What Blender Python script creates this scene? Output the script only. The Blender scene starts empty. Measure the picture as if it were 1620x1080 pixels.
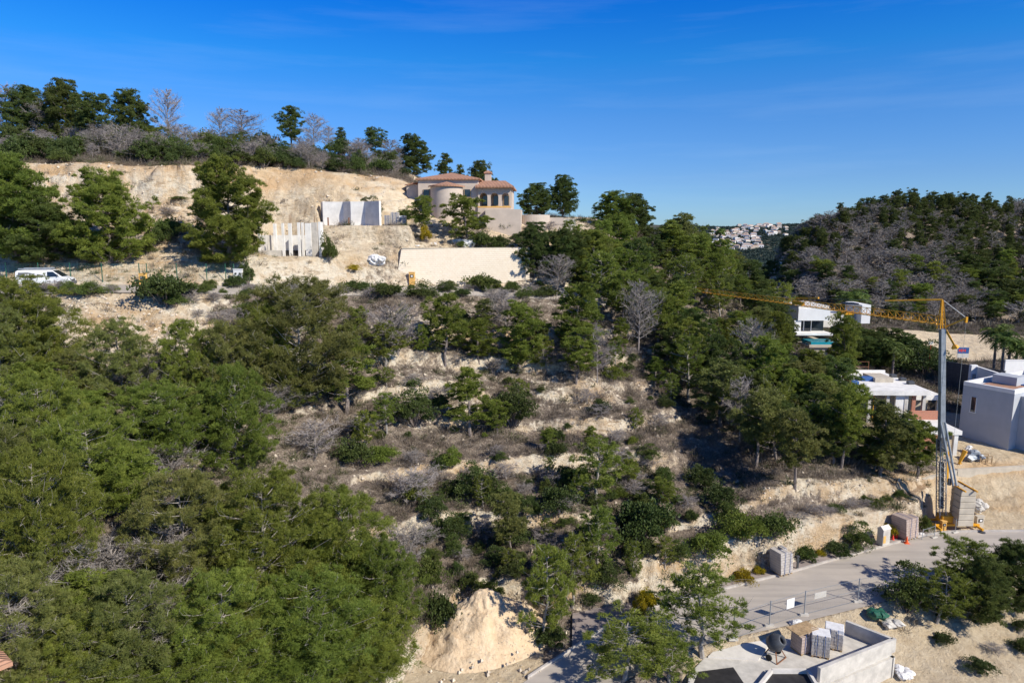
import bpy, math, random
import numpy as np
from mathutils import Vector, Matrix
C = bpy.context.scene.collection
R = math.radians
# ------------------------------------------------------------------ camera, world, sun, exposure
F = 1080.0; PITCH = R(9.0)                        # focal length in photo pixels, downward pitch
cam_d = bpy.data.cameras.new('camera'); cam = bpy.data.objects.new('camera', cam_d); C.objects.link(cam)
cam_d.sensor_width = 36; cam_d.lens = 24.0; cam_d.clip_start = 0.5; cam_d.clip_end = 12000
cam.location = (0, 0, 0); cam.rotation_euler = (R(90) - PITCH, 0, 0)
bpy.context.scene.camera = cam
SUN_H = Vector((0.80, -0.60)).normalized(); SUN_EL = R(37)
w = bpy.data.worlds.new('World'); bpy.context.scene.world = w; w.use_nodes = True
wn = w.node_tree; bgn = wn.nodes['Background']
sky = wn.nodes.new('ShaderNodeTexSky'); sky.sky_type = 'NISHITA'; sky.sun_disc = False
sky.sun_elevation = SUN_EL; sky.sun_rotation = math.atan2(SUN_H.x, SUN_H.y)
sky.altitude = 300; sky.air_density = 1.0; sky.dust_density = 0.25; sky.ozone_density = 3.5
tc = wn.nodes.new('ShaderNodeTexCoord'); sx = wn.nodes.new('ShaderNodeSeparateXYZ'); wn.links.new(tc.outputs['Generated'], sx.inputs[0])
rp = wn.nodes.new('ShaderNodeValToRGB'); el = rp.color_ramp.elements          # grade of the clear air towards a deeper blue overhead
gr = [(0.0, (0.50, 0.76, 1.18)), (0.075, (0.42, 0.66, 1.08)), (0.155, (0.31, 0.66, 1.13)), (0.23, (0.11, 0.66, 1.24)), (0.30, (0.03, 0.55, 1.34)), (0.5, (0.06, 0.40, 0.95)), (1.0, (0.10, 0.32, 0.75))]
while len(el) < len(gr): el.new(0.5)
for i, (p_, c_) in enumerate(gr): el[i].position = p_; el[i].color = (c_[0]/1.4, c_[1]/1.4, c_[2]/1.4, 1)
wn.links.new(sx.outputs['Z'], rp.inputs[0])
mu = wn.nodes.new('ShaderNodeMix'); mu.data_type = 'RGBA'; mu.blend_type = 'MULTIPLY'; mu.inputs[0].default_value = 1.0
wn.links.new(sky.outputs[0], mu.inputs[6]); wn.links.new(rp.outputs[0], mu.inputs[7])
mp_ = wn.nodes.new('ShaderNodeMapping'); wn.links.new(tc.outputs['Generated'], mp_.inputs[0]); mp_.inputs['Scale'].default_value = (1.3, 1.3, 15); mp_.inputs['Rotation'].default_value = (0, R(-5), 0)
cn = wn.nodes.new('ShaderNodeTexNoise'); cn.inputs['Scale'].default_value = 1.6; cn.inputs['Detail'].default_value = 7; cn.inputs['Roughness'].default_value = 0.6; wn.links.new(mp_.outputs[0], cn.inputs['Vector'])
cr_ = wn.nodes.new('ShaderNodeValToRGB'); cr_.color_ramp.elements[0].position = 0.5; cr_.color_ramp.elements[1].position = 0.85; cr_.color_ramp.elements[1].color = (0.09, 0.09, 0.09, 1); wn.links.new(cn.outputs['Fac'], cr_.inputs[0])
ci = wn.nodes.new('ShaderNodeMix'); ci.data_type = 'RGBA'; ci.inputs[7].default_value = (4.6, 5.6, 6.4, 1)
wn.links.new(cr_.outputs[0], ci.inputs[0]); wn.links.new(mu.outputs[2], ci.inputs[6])
wn.links.new(ci.outputs[2], bgn.inputs['Color'])
bgn.inputs['Strength'].default_value = 0.14
sd = bpy.data.lights.new('sun', 'SUN'); sd.energy = 4.7; sd.angle = R(0.5); sd.color = (1.0, 0.93, 0.80)
so = bpy.data.objects.new('sun', sd); C.objects.link(so)
sv = Vector((SUN_H.x * math.cos(SUN_EL), SUN_H.y * math.cos(SUN_EL), math.sin(SUN_EL)))
so.rotation_euler = sv.to_track_quat('Z', 'Y').to_euler()
vs = bpy.context.scene.view_settings; vs.view_transform = 'Standard'; vs.look = 'None'; vs.exposure = 0.3; vs.gamma = 1
bpy.context.scene.cycles.max_bounces = 5; bpy.context.scene.cycles.diffuse_bounces = 3
bpy.context.scene.cycles.transparent_max_bounces = 4

rng = np.random.default_rng(7)
random.seed(7)
# ------------------------------------------------------------------ image <-> world
def s_of(v): return math.tan(math.atan((540 - v) / F) - PITCH)
def k_of(v): return math.cos(PITCH) + (540 - v) / F * math.sin(PITCH)
def t_of(u, v): return ((u - 810) / F) / k_of(v)
def v_of(z, y): return 540 - F * math.tan(math.atan2(z, y) + PITCH)
def m_px(y, v): return y / F / k_of(v)            # metres per photo pixel, across, at depth y
# ------------------------------------------------------------------ noise
_perm = rng.permutation(4096)
_val = rng.uniform(-1, 1, 4096)
def vnoise(x, y):
    xi = np.floor(x).astype(np.int64); yi = np.floor(y).astype(np.int64)
    fx = x - xi; fy = y - yi; fx = fx*fx*(3-2*fx); fy = fy*fy*(3-2*fy)
    def h(a, b): return _val[_perm[(_perm[a & 4095] + b) & 4095]]
    return (h(xi, yi)*(1-fx) + h(xi+1, yi)*fx)*(1-fy) + (h(xi, yi+1)*(1-fx) + h(xi+1, yi+1)*fx)*fy
def fbm(x, y, o=4):
    r = 0; a = 1; s = 0
    for i in range(o):
        r = r + a*vnoise(x*2**i + 17.3*i, y*2**i - 9.1*i); s += a; a *= 0.5
    return r / s
# ------------------------------------------------------------------ terrain profile: feature lines crossing view columns
def z_(z, y): return ('z', z, y)
def L(*a): return a
NEARL = [z_(-29, 6)]
cols = {
 -250: [z_(-27, 8), z_(-27, 11), z_(-27, 19), z_(-27, 20), (1080, 24), (950, 29), (850, 34), (700, 45), (560, 56), (466, 63), (450, 68), (380, 75), (320, 82), (262, 86), (215, 105), z_(12, 135)],
 0:    [z_(-27, 9), z_(-27, 13), z_(-27, 21.5), z_(-27, 23), (1080, 26.5), (950, 31), (850, 36), (700, 46), (560, 57), (465, 64), (451, 69), (385, 76), (322, 83), (262, 86), (222, 105), z_(10, 135)],
 150:  [z_(-27, 10), z_(-27, 15), z_(-27, 23.5), z_(-27, 25), (1080, 29), (950, 32.5), (850, 37), (720, 46), (580, 57), (463, 64), (451, 69), (388, 76), (322, 83), (263, 86), (230, 105), z_(9, 135)],
 300:  [z_(-27, 11), z_(-27, 17.5), z_(-27, 26), z_(-27, 27.5), (1080, 31), (1000, 34), (900, 38), (780, 44.5), (610, 57), (464, 66), (451, 71), (390, 78), (325, 86), (265, 89), (233, 106), z_(9, 135)],
 420:  [z_(-27, 12), z_(-27, 20), z_(-27, 28.5), z_(-27, 30.5), (1080, 33.5), (1000, 36.5), (900, 41), (780, 48), (610, 60), (468, 71), (452, 74.5), (409, 77), z_(-2.5, 88.5), (267, 97), (236, 109), z_(9, 138)],
 478:  [z_(-27, 12.5), z_(-27, 21), z_(-27, 29.5), z_(-27, 31.5), z_(-24.6, 34.8), (1000, 37.5), (900, 42.5), (780, 49.5), (615, 61.5), (468, 73), (452, 77), (409, 79), z_(-2.3, 89), (270, 98), (240, 110), z_(9, 138)],
 520:  [z_(-27, 13), z_(-27, 22), z_(-27, 30.5), z_(-27, 33), z_(-25, 36), (1000, 39), (900, 44.5), (780, 51), (620, 63), (468, 75.5), (452, 79.5), (408, 80.5), z_(1.05, 86), (272, 98), (246, 112), z_(9, 138)],
 640:  [z_(-27, 15), z_(-27, 25), z_(-27, 33), z_(-27, 38), z_(-25.4, 40), z_(-25, 42), (900, 47), (780, 53.5), (630, 65), (468, 80), (453, 84), (393, 85.5), z_(1.3, 90.5), (283, 102), (264, 114), z_(5, 138)],
 760:  [z_(-27, 18), z_(-27, 28), z_(-27, 35), z_(-27, 47), z_(-25.2, 48.2), (880, 50), (850, 52), (760, 58), (620, 69), (468, 84), (452, 88), (393, 89.5), (352, 97), z_(1.9, 112), z_(2.2, 125), z_(-4, 150)],
 900:  [z_(-29, 24), z_(-27, 33.5), z_(-27, 40.8), z_(-27, 45), z_(-25, 47), (880, 49.5), (840, 52.5), (740, 60), (610, 71), (475, 86), (455, 90), (405, 96), (356, 102), (345, 112), (340, 124), z_(-6, 150)],
 1000: [z_(-30, 30), z_(-27, 38.5), z_(-27, 45.5), z_(-27, 46.7), (905, 48.3), (870, 51), (840, 53), (730, 62), (610, 74), (490, 88), (465, 93), (425, 100), (385, 108), (368, 116), (360, 125), z_(-8, 150)],
 1100: [z_(-31, 32), z_(-27, 41.5), z_(-27, 47.6), z_(-27, 49), (868, 50.4), (850, 53), (826, 54.5), (740, 63), (620, 78), (520, 90), (495, 95), (460, 102), (435, 108), (415, 114), (402, 122), z_(-14, 150)],
 1250: [z_(-31, 33), z_(-27, 44), z_(-27, 51.3), z_(-27, 52.8), (835, 53.9), (808, 57), (768, 58.3), (700, 68), (620, 80), (580, 88), (560, 94), (545, 102), z_(-16.6, 115), z_(-17.5, 125), z_(-19, 135), z_(-22, 145)],
 1400: [z_(-31, 35), z_(-27, 47), z_(-27, 56), z_(-27, 57.4), (806, 58.4), (790, 61), (758, 62.2), (700, 70), z_(-22, 80), z_(-21.8, 86), (610, 92), (585, 100), (565, 107), (540, 114), (522, 122), z_(-18, 132)],
 1465: [z_(-30.5, 37), z_(-27, 49.5), z_(-27, 58.4), z_(-27, 60), (795, 60.8), (775, 62.5), (757, 63.6), z_(-23.4, 73), z_(-22.5, 80), (643, 86), (615, 92), (590, 100), (570, 107), (548, 114), (532, 122), z_(-19, 132)],
 1500: [z_(-30, 38), z_(-27, 50.5), z_(-27, 59), z_(-27, 65), z_(-25, 66.2), z_(-23.8, 66.8), z_(-23.6, 68), z_(-23.4, 73), z_(-22.5, 80), (643, 86), (615, 92), (590, 100), (572, 107), (552, 114), (537, 122), z_(-19, 132)],
 1620: [z_(-30, 39), z_(-27, 53), z_(-27, 59), z_(-27, 61.5), z_(-25.4, 64), (745, 67.5), z_(-23.7, 70), z_(-23.3, 74), z_(-23, 80), z_(-22, 88), z_(-21, 95), z_(-20.5, 100), z_(-20, 107), z_(-19.5, 114), z_(-19, 122), z_(-19, 132)],
 1950: [z_(-30, 39), z_(-27, 56), z_(-27, 62), z_(-27, 64.5), z_(-25.4, 67), z_(-24, 70), z_(-23.7, 73), z_(-23.3, 77), z_(-23, 82), z_(-22, 89), z_(-21, 96), z_(-20.5, 101), z_(-20, 108), z_(-19.5, 115), z_(-19, 123), z_(-19, 133)],
}
hill = {  # the far hill on the right: foot, brow, dip behind; then the town's hill
 -250: [z_(-20, 170), z_(-25, 200), z_(-30, 260), z_(-60, 1400), z_(40, 2300), z_(-10, 4500)],
 1060: [z_(-26, 170), z_(-28, 200), z_(-32, 260), z_(-60, 1400), (355, 2300), z_(-10, 4500)],
 1120: [z_(-26, 165), z_(-28, 195), z_(-32, 260), z_(-60, 1400), (360, 2300), z_(-10, 4500)],
 1180: [z_(-24, 160), z_(-22, 190), z_(-30, 260), z_(-60, 1400), (359, 2300), z_(-10, 4500)],
 1230: [z_(-20, 150), (405, 185), z_(-20, 255), z_(-60, 1400), (356, 2300), z_(-10, 4500)],
 1290: [(490, 141), (362, 187), z_(-8, 255), z_(-60, 1400), (354, 2300), z_(-10, 4500)],
 1360: [(500, 140), (342, 192), z_(0, 255), z_(-60, 1400), (352, 2300), z_(-10, 4500)],
 1430: [(505, 140), (322, 197), z_(3, 255), z_(-60, 1400), z_(40, 2300), z_(-10, 4500)],
 1520: [(510, 140), (332, 200), z_(3, 255), z_(-60, 1400), z_(40, 2300), z_(-10, 4500)],
 1620: [(510, 141), (345, 200), z_(0, 255), z_(-60, 1400), z_(40, 2300), z_(-10, 4500)],
 1950: [(510, 143), (345, 200), z_(0, 255), z_(-60, 1400), z_(40, 2300), z_(-10, 4500)],
}
TG = np.linspace(-1.35, 1.35, 901)
def build_lines(tab, smooth):
    n = len(next(iter(tab.values()))); us = sorted(tab); LY = []; LZ = []
    kr = np.exp(-0.5*(np.arange(-30, 31)/smooth)**2); kr /= kr.sum()
    for i in range(n):
        T = []; Y = []; Z = []
        for u in us:
            e = tab[u][i]
            if e[0] == 'z': z, y = e[1], e[2]; v = v_of(z, y)
            else: v, y = e; z = y*s_of(v)
            T.append(t_of(u, v)); Y.append(y); Z.append(z)
        yy = np.interp(TG, T, Y); zz = np.interp(TG, T, Z)
        f = lambda a: np.convolve(np.pad(a, 30, mode='edge'), kr, mode='valid')
        LY.append(f(yy)); LZ.append(f(zz))
    return LY, LZ
a, b = build_lines(cols, 7); c_, d_ = build_lines(hill, 6)
LY = np.array([np.full_like(TG, 5.0)] + a + c_); LZ = np.array([np.full_like(TG, -29.0)] + b + d_)
LY = np.maximum.accumulate(LY + np.arange(len(LY))[:, None]*1e-3, axis=0)
NL = len(LY)
# line numbers: 1 verge foot, 2 road near edge, 3 road far edge, 4 cutting foot, 5 cutting brow, 6 bench, 7 second brow, 8, 9,
# 10 upper road near edge, 11 upper road far edge, 12 wall top, 13 quarry face foot, 14 quarry face top, 15 ridge, 16 dip ...
def lines_at(t):
    f = np.clip((t - TG[0])/(TG[1]-TG[0]), 0, len(TG)-1.001); i = f.astype(int); f = f - i
    return LY[:, i]*(1-f) + LY[:, i+1]*f, LZ[:, i]*(1-f) + LZ[:, i+1]*f
def prof(ly, lz, y):
    z = np.full_like(y, -29.0); g = np.zeros_like(y)
    for i in range(NL-1):
        m = (y >= ly[i]) & (y < ly[i+1])
        fr = (y - ly[i])/np.maximum(ly[i+1]-ly[i], 1e-6)
        z = np.where(m, lz[i]*(1-fr) + lz[i+1]*fr, z); g = np.where(m, i+fr, g)
    last = y >= ly[-1]
    return np.where(last, lz[-1], z), np.where(last, NL-1, g)
TU0, TU1 = t_of(500, 600), t_of(1130, 600)
PADS = [(t_of(402, 400), t_of(512, 400), 80.6, 88.6, -3.05), (t_of(503, 350), t_of(655, 350), 85.6, 92.6, 0.95)]
def terrain(x, y):
    x = np.atleast_1d(np.asarray(x, float)); y = np.atleast_1d(np.asarray(y, float))
    t = x/np.maximum(y, 1.0); ly, lz = lines_at(t)
    d1 = np.maximum(np.maximum(ly[2]-y, y-ly[4]), 0)
    up = t < t_of(1010, 470)
    d2 = np.where(up, np.maximum(np.maximum(ly[10]-y, y-ly[12]), 0), 9)
    d2 = np.where((t > t_of(590, 400)) & (t < t_of(905, 360)) & (y > ly[11]) & (y < ly[13]+20), 0, d2)
    w = np.clip(d1/1.6, 0, 1)*np.clip(d2/1.6, 0, 1)
    amp = np.where(y > 150, 2.0, 1.0)
    wy = y + w*amp*(1.1*fbm(x/7, y/7, 3) + 0.55*fbm(x/1.7+40, y/1.7, 3))
    z, g = prof(ly, lz, wy)
    z0 = z
    fq = np.clip(1-np.abs(g-13.5)/0.56, 0, 1)*(t < t_of(670, 300))*(t > -1.2) + np.clip(1-np.abs(g-4.5)/0.6, 0, 1)*(t > t_of(900, 900)) + np.clip(1-np.abs(g-6.5)/0.6, 0, 1)*(t > t_of(1100, 800))
    z, g = prof(ly, lz, wy + fq*(2.6*fbm(x/7+3, z0*0.9, 3)*np.where(g > 10, 1, 0.35) + 0.5*fbm(x/1.5, z0*2.2+9, 2)))
    # terraces
    tm = np.clip((t-TU0)/0.08, 0, 1)*np.clip((TU1-t)/0.06, 0, 1)*np.clip((g-6.2)/0.8, 0, 1)*np.clip((9.85-g)/0.3, 0, 1)
    st = 2.35; ph = (z + 0.05*x)/st + 0.45*fbm(x/13+5, y/13, 2); fl = np.floor(ph); fr = ph - fl
    S = np.where(fr < 0.13, fr/0.13*0.74, 0.74 + (fr-0.13)/0.87*0.26)
    tmn = np.clip(0.75 + 1.3*fbm(x/9+77, y/5+13, 3), 0.15, 1); z = z + tm*0.85*tmn*st*(fl + S - ph)
    z = z + w*(0.22*fbm(x/2.3, y/2.3+9, 4) + 0.5*fbm(x/14+3, y/14, 3)*np.clip(d1/6, 0, 1)*np.clip(d2/6, 0, 1))
    z = z + np.where(g > 16.5, 1.6*fbm(x/18, y/18, 4)*np.clip(g-16.5, 0, 1), 0)
    fc = np.clip(1-np.abs(g-13.5)/0.55, 0, 1)*(t < t_of(670, 300)); rg = 1-np.abs(fbm(x/2.1+5, y/2.1+z0/1.3, 4))*2
    z = z + fc*(0.9*rg*fbm(x/3+60, z0/1.2, 3) + 0.35*fbm(x/0.8, y/0.8+2, 2))
    fc = np.clip(1-np.abs(g-4.5)/0.6, 0, 1)+np.clip(1-np.abs(g-6.5)/0.6, 0, 1); fc = fc*(t > t_of(900, 900))
    z = z + fc*(0.55*fbm(x/1.1+60, y/1.1, 3))
    for (pt0, pt1, py0, py1, pz) in PADS:
        m = np.clip(np.minimum(np.minimum(t-pt0, pt1-t)*y, np.minimum(y-py0, py1-y))/0.5, 0, 1); z = z*(1-m) + pz*m
    onroad = (g >= 2) & (g <= 4)
    z = np.where(onroad, z-0.05, z)
    z = np.where(up & (g >= 10) & (g <= 11), z-0.05, z)
    return z, g, tm*tmn*np.where(fr < 0.17, 1.0, 0.0)
def H(x, y): return float(terrain(x, y)[0][0])
def place(u, v, ymin=12.0, ymax=4400.0):
    """where the view through photo pixel (u, v) meets the ground, found by marching"""
    s = s_of(v); t = t_of(u, v)
    ys = np.concatenate([np.arange(ymin, 260, 0.3), np.geomspace(260, 4400, 900)]); ys = ys[ys <= ymax]
    z = terrain(t*ys, ys)[0]; hit = np.nonzero(z >= s*ys)[0]
    i = hit[0] if len(hit) else int(np.argmin(np.abs(z - s*ys)))
    if len(hit) and i > 0 and ys[i] < 260:
        y2 = np.linspace(ys[i-1], ys[i], 7); z2 = terrain(t*y2, y2)[0]; j = np.nonzero(z2 >= s*y2)[0]; j = j[0] if len(j) else 6; return Vector((t*y2[j], y2[j], z2[j]))
    y = ys[i]; return Vector((t*y, y, z[i]))
def at(u, v, y): return Vector((t_of(u, v)*y, y, s_of(v)*y))
# ------------------------------------------------------------------ object helpers
def setp(o, label=None, cat=None, group=None, kind=None):
    if label: o['label'] = label
    if cat: o['category'] = cat
    if group: o['group'] = group
    if kind: o['kind'] = kind
    return o
def empty(name, loc, label, cat, group=None, rz=0.0, sc=None):
    o = bpy.data.objects.new(name, None); C.objects.link(o); o.location = loc; o.rotation_euler = (0, 0, rz)
    if sc is not None: o.scale = sc if hasattr(sc, '__len__') else (sc, sc, sc)
    o.empty_display_size = 0.2
    return setp(o, label, cat, group)
def mobj(name, me, parent=None, loc=None):
    o = bpy.data.objects.new(name, me); C.objects.link(o)
    if parent is not None: o.parent = parent
    if loc is not None: o.location = loc
    return o
def np_mesh(name, V, Fc, mats, mi=None, smooth=False):
    """V (n,3); Fc (m,k) all same k"""
    me = bpy.data.meshes.new(name); V = np.asarray(V, np.float32); Fc = np.asarray(Fc, np.int32)
    n, k = Fc.shape
    me.vertices.add(len(V)); me.vertices.foreach_set('co', V.ravel())
    me.loops.add(n*k); me.loops.foreach_set('vertex_index', Fc.ravel())
    me.polygons.add(n); me.polygons.foreach_set('loop_start', np.arange(0, n*k, k, dtype=np.int32))
    me.polygons.foreach_set('loop_total', np.full(n, k, np.int32))
    if mi is not None: me.polygons.foreach_set('material_index', np.asarray(mi, np.int32))
    me.polygons.foreach_set('use_smooth', np.full(n, smooth))
    for m in (mats if isinstance(mats, (list, tuple)) else [mats]): me.materials.append(m)
    me.update(calc_edges=True); return me
class MB:
    def __init__(s): s.v = []; s.f = []; s.m = []
    def add(s, vs, fs, mi=0):
        b = len(s.v); s.v += [tuple(p) for p in vs]; s.f += [tuple(b+i for i in f) for f in fs]; s.m += [mi]*len(fs); return s
    def box(s, x0, x1, y0, y1, z0, z1, mi=0, rz=0, piv=None):
        vs = [(x, y, z) for x in (x0, x1) for y in (y0, y1) for z in (z0, z1)]
        if rz:
            px, py = piv or ((x0+x1)/2, (y0+y1)/2); c, q = math.cos(rz), math.sin(rz)
            vs = [(px+(x-px)*c-(y-py)*q, py+(x-px)*q+(y-py)*c, z) for x, y, z in vs]
        return s.add(vs, [(0, 1, 3, 2), (4, 6, 7, 5), (0, 4, 5, 1), (2, 3, 7, 6), (0, 2, 6, 4), (1, 5, 7, 3)], mi)
    def prism(s, pts, z0, z1, mi=0):
        n = len(pts); vs = [(x, y, z0) for x, y in pts] + [(x, y, z1) for x, y in pts]
        return s.add(vs, [tuple(range(n))[::-1], tuple(range(n, 2*n))] + [(i, (i+1) % n, n+(i+1) % n, n+i) for i in range(n)], mi)
    def beam(s, a, b, r, n=4, r2=None, mi=0):
        a = Vector(a); b = Vector(b); d = (b-a); 
        if d.length < 1e-6: return s
        q = d.to_track_quat('Z', 'Y'); r2 = r if r2 is None else r2; vs = []
        for p, rr in ((a, r), (b, r2)):
            for i in range(n):
                an = 2*math.pi*(i+0.5)/n; vs.append(p + q @ Vector((rr*math.cos(an), rr*math.sin(an), 0)))
        return s.add(vs, [tuple(range(n))[::-1], tuple(range(n, 2*n))] + [(i, (i+1) % n, n+(i+1) % n, n+i) for i in range(n)], mi)
    def lathe(s, prf, n=20, cx=0, cy=0, a0=0, a1=2*math.pi, mi=0):
        full = abs(a1-a0-2*math.pi) < 1e-4; m = n if full else n+1; vs = []
        for r, z in prf:
            for i in range(m):
                an = a0+(a1-a0)*i/n; vs.append((cx+r*math.cos(an), cy+r*math.sin(an), z))
        fs = []
        for j in range(len(prf)-1):
            for i in range(n):
                i2 = (i+1) % m; fs.append((j*m+i, j*m+i2, (j+1)*m+i2, (j+1)*m+i))
        return s.add(vs, fs, mi)
    def build(s, name, mats, parent=None, bevel=0.0, smooth=False, loc=None):
        me = bpy.data.meshes.new(name); me.from_pydata(s.v, [], s.f)
        for m in (mats if isinstance(mats, (list, tuple)) else [mats]): me.materials.append(m)
        me.polygons.foreach_set('material_index', s.m)
        if smooth: me.polygons.foreach_set('use_smooth', [True]*len(s.f))
        me.update(); o = mobj(name, me, parent, loc)
        if bevel:
            bv = o.modifiers.new('bevel', 'BEVEL'); bv.width = bevel; bv.segments = 2; bv.limit_method = 'ANGLE'
        return o
# ------------------------------------------------------------------ materials
def new_mat(name):
    m = bpy.data.materials.new(name); m.use_nodes = True; nt = m.node_tree
    return m, nt, nt.nodes['Principled BSDF']
def col(c): return (c[0], c[1], c[2], 1)
def ramp(nt, fac, stops, interp='LINEAR'):
    r = nt.nodes.new('ShaderNodeValToRGB'); r.color_ramp.interpolation = interp
    e = r.color_ramp.elements
    while len(e) < len(stops): e.new(0.5)
    for i, (p, c) in enumerate(stops): e[i].position = p; e[i].color = col(c) if len(c) == 3 else c
    nt.links.new(fac, r.inputs[0]); return r.outputs[0]
def noise(nt, scale, detail=4, rough=0.6, vec=None, dist=0):
    n = nt.nodes.new('ShaderNodeTexNoise'); n.inputs['Scale'].default_value = scale; n.inputs['Detail'].default_value = detail
    n.inputs['Roughness'].default_value = rough; n.inputs['Distortion'].default_value = dist
    if vec is not None: nt.links.new(vec, n.inputs['Vector'])
    return n.outputs['Fac']
def mixc(nt, fac, a, b, mode='MIX'):
    m = nt.nodes.new('ShaderNodeMix'); m.data_type = 'RGBA'; m.blend_type = mode
    for s, x in ((0, fac), (6, a), (7, b)):
        if isinstance(x, bpy.types.NodeSocket): nt.links.new(x, m.inputs[s])
        elif s == 0: m.inputs[0].default_value = x
        else: m.inputs[s].default_value = col(x)
    return m.outputs[2]
def math_(nt, op, a, b=None, clamp=False):
    m = nt.nodes.new('ShaderNodeMath'); m.operation = op; m.use_clamp = clamp
    for i, x in enumerate((a, b)):
        if x is None: continue
        if isinstance(x, bpy.types.NodeSocket): nt.links.new(x, m.inputs[i])
        else: m.inputs[i].default_value = x
    return m.outputs[0]
def bump(nt, b, h, strength, dist):
    n = nt.nodes.new('ShaderNodeBump'); n.inputs['Strength'].default_value = strength; n.inputs['Distance'].default_value = dist
    nt.links.new(h, n.inputs['Height']); nt.links.new(n.outputs[0], b.inputs['Normal'])
def pos(nt): return nt.nodes.new('ShaderNodeNewGeometry').outputs['Position']
def objc(nt): return nt.nodes.new('ShaderNodeTexCoord').outputs['Object']
def simple(name, c, rough=0.8, var=0.15, scale=3.0, bmp=0.0, metal=0.0, spec=0.4):
    m, nt, b = new_mat(name); f = noise(nt, scale, 5, 0.65, objc(nt))
    lo = [max(0, x*(1-var*1.6)) for x in c]; hi = [min(1, x*(1+var)) for x in c]
    nt.links.new(ramp(nt, f, [(0.3, lo), (0.7, hi)]), b.inputs['Base Color'])
    b.inputs['Roughness'].default_value = rough; b.inputs['Metallic'].default_value = metal; b.inputs['Specular IOR Level'].default_value = spec
    if bmp: bump(nt, b, noise(nt, scale*6, 4, 0.7, objc(nt)), 0.6, bmp)
    return m
def foliage(name, a, bcol, c, trans=0.22, sc=1.2, hue=0.03, val=0.3):
    m, nt, b = new_mat(name); oi = nt.nodes.new('ShaderNodeObjectInfo')
    add = nt.nodes.new('ShaderNodeVectorMath'); add.operation = 'ADD'; nt.links.new(objc(nt), add.inputs[0]); nt.links.new(oi.outputs['Location'], add.inputs[1])
    f = noise(nt, sc, 3, 0.6, add.outputs[0])
    f2 = noise(nt, sc*9, 2, 0.6, add.outputs[0])
    f = math_(nt, 'ADD', math_(nt, 'MULTIPLY', f, 0.65), math_(nt, 'MULTIPLY', f2, 0.35))
    cr = ramp(nt, f, [(0.34, a), (0.5, bcol), (0.66, c)])
    h = nt.nodes.new('ShaderNodeHueSaturation'); nt.links.new(cr, h.inputs['Color'])
    nt.links.new(math_(nt, 'ADD', math_(nt, 'MULTIPLY', oi.outputs['Random'], hue), 0.5-hue/2), h.inputs['Hue'])
    rn = math_(nt, 'FRACT', math_(nt, 'MULTIPLY', oi.outputs['Random'], 7.31))
    nt.links.new(math_(nt, 'ADD', math_(nt, 'MULTIPLY', rn, val), 1-val/2), h.inputs['Value'])
    nt.links.new(h.outputs[0], b.inputs['Base Color']); b.inputs['Roughness'].default_value = 0.55; b.inputs['Specular IOR Level'].default_value = 0.3
    tr = nt.nodes.new('ShaderNodeBsdfTranslucent'); nt.links.new(h.outputs[0], tr.inputs['Color'])
    mx = nt.nodes.new('ShaderNodeMixShader'); mx.inputs[0].default_value = trans
    nt.links.new(b.outputs[0], mx.inputs[1]); nt.links.new(tr.outputs[0], mx.inputs[2])
    nt.links.new(mx.outputs[0], nt.nodes['Material Output'].inputs['Surface']); return m
M = {}
M['pine'] = foliage('pine_needles', (0.105, 0.140, 0.028), (0.200, 0.248, 0.042), (0.33, 0.37, 0.075), 0.4)
M['pine_dark'] = foliage('dark_needles', (0.058, 0.088, 0.024), (0.108, 0.148, 0.036), (0.175, 0.21, 0.052), 0.33)
M['pine_olive'] = foliage('olive_needles', (0.11, 0.13, 0.036), (0.205, 0.225, 0.062), (0.34, 0.34, 0.11), 0.38)
M['leaf'] = foliage('bush_leaves', (0.06, 0.09, 0.026), (0.11, 0.15, 0.036), (0.18, 0.215, 0.05), 0.32, 2.5)
M['leaf_dark'] = foliage('dark_leaves', (0.044, 0.068, 0.022), (0.080, 0.112, 0.030), (0.13, 0.16, 0.045), 0.25, 2.5)
M['yellow'] = foliage('yellow_flowers', (0.12, 0.12, 0.02), (0.36, 0.30, 0.015), (0.62, 0.50, 0.02), 0.2, 3)
M['far_wood'] = foliage('far_wood', (0.028, 0.048, 0.040), (0.042, 0.068, 0.055), (0.075, 0.10, 0.08), 0.15, 0.02)  # bluish tint of distance haze is put into the foliage colour
M['palm'] = foliage('palm_leaves', (0.05, 0.09, 0.02), (0.10, 0.15, 0.03), (0.2, 0.24, 0.05), 0.25, 2)
M['twig'] = foliage('grey_twigs', (0.20, 0.175, 0.160), (0.31, 0.275, 0.258), (0.44, 0.40, 0.375), 0.1, 1.0, 0.02, 0.25)
M['twig_far'] = foliage('far_twigs', (0.16, 0.142, 0.128), (0.26, 0.235, 0.215), (0.37, 0.345, 0.32), 0.1, 0.6, 0.02, 0.3)
M['town_roof'] = simple('town_roof', (0.52, 0.38, 0.30), 0.9, 0.1, 0.2)
M['scrub_dry'] = foliage('dry_scrub', (0.11, 0.088, 0.066), (0.20, 0.165, 0.128), (0.32, 0.27, 0.21), 0.12, 0.35, 0.02, 0.1)
M['scrub_green'] = foliage('green_scrub', (0.045, 0.056, 0.024), (0.085, 0.098, 0.040), (0.145, 0.150, 0.062), 0.15, 0.35, 0.02, 0.1)
M['bark'] = simple('bark', (0.24, 0.20, 0.18), 0.9, 0.4, 6, 0.02)
M['bark_pale'] = simple('pale_bark', (0.33, 0.30, 0.27), 0.9, 0.3, 6, 0.02)
M['concrete'] = simple('concrete', (0.56, 0.53, 0.48), 0.9, 0.16, 1.3, 0.01)
M['white_shaded'] = simple('shaded_white_plaster', (0.44, 0.46, 0.49), 0.8, 0.05, 0.8, 0.003)  # white plaster darkened: the shade on the villa walls is put into the colour
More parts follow.
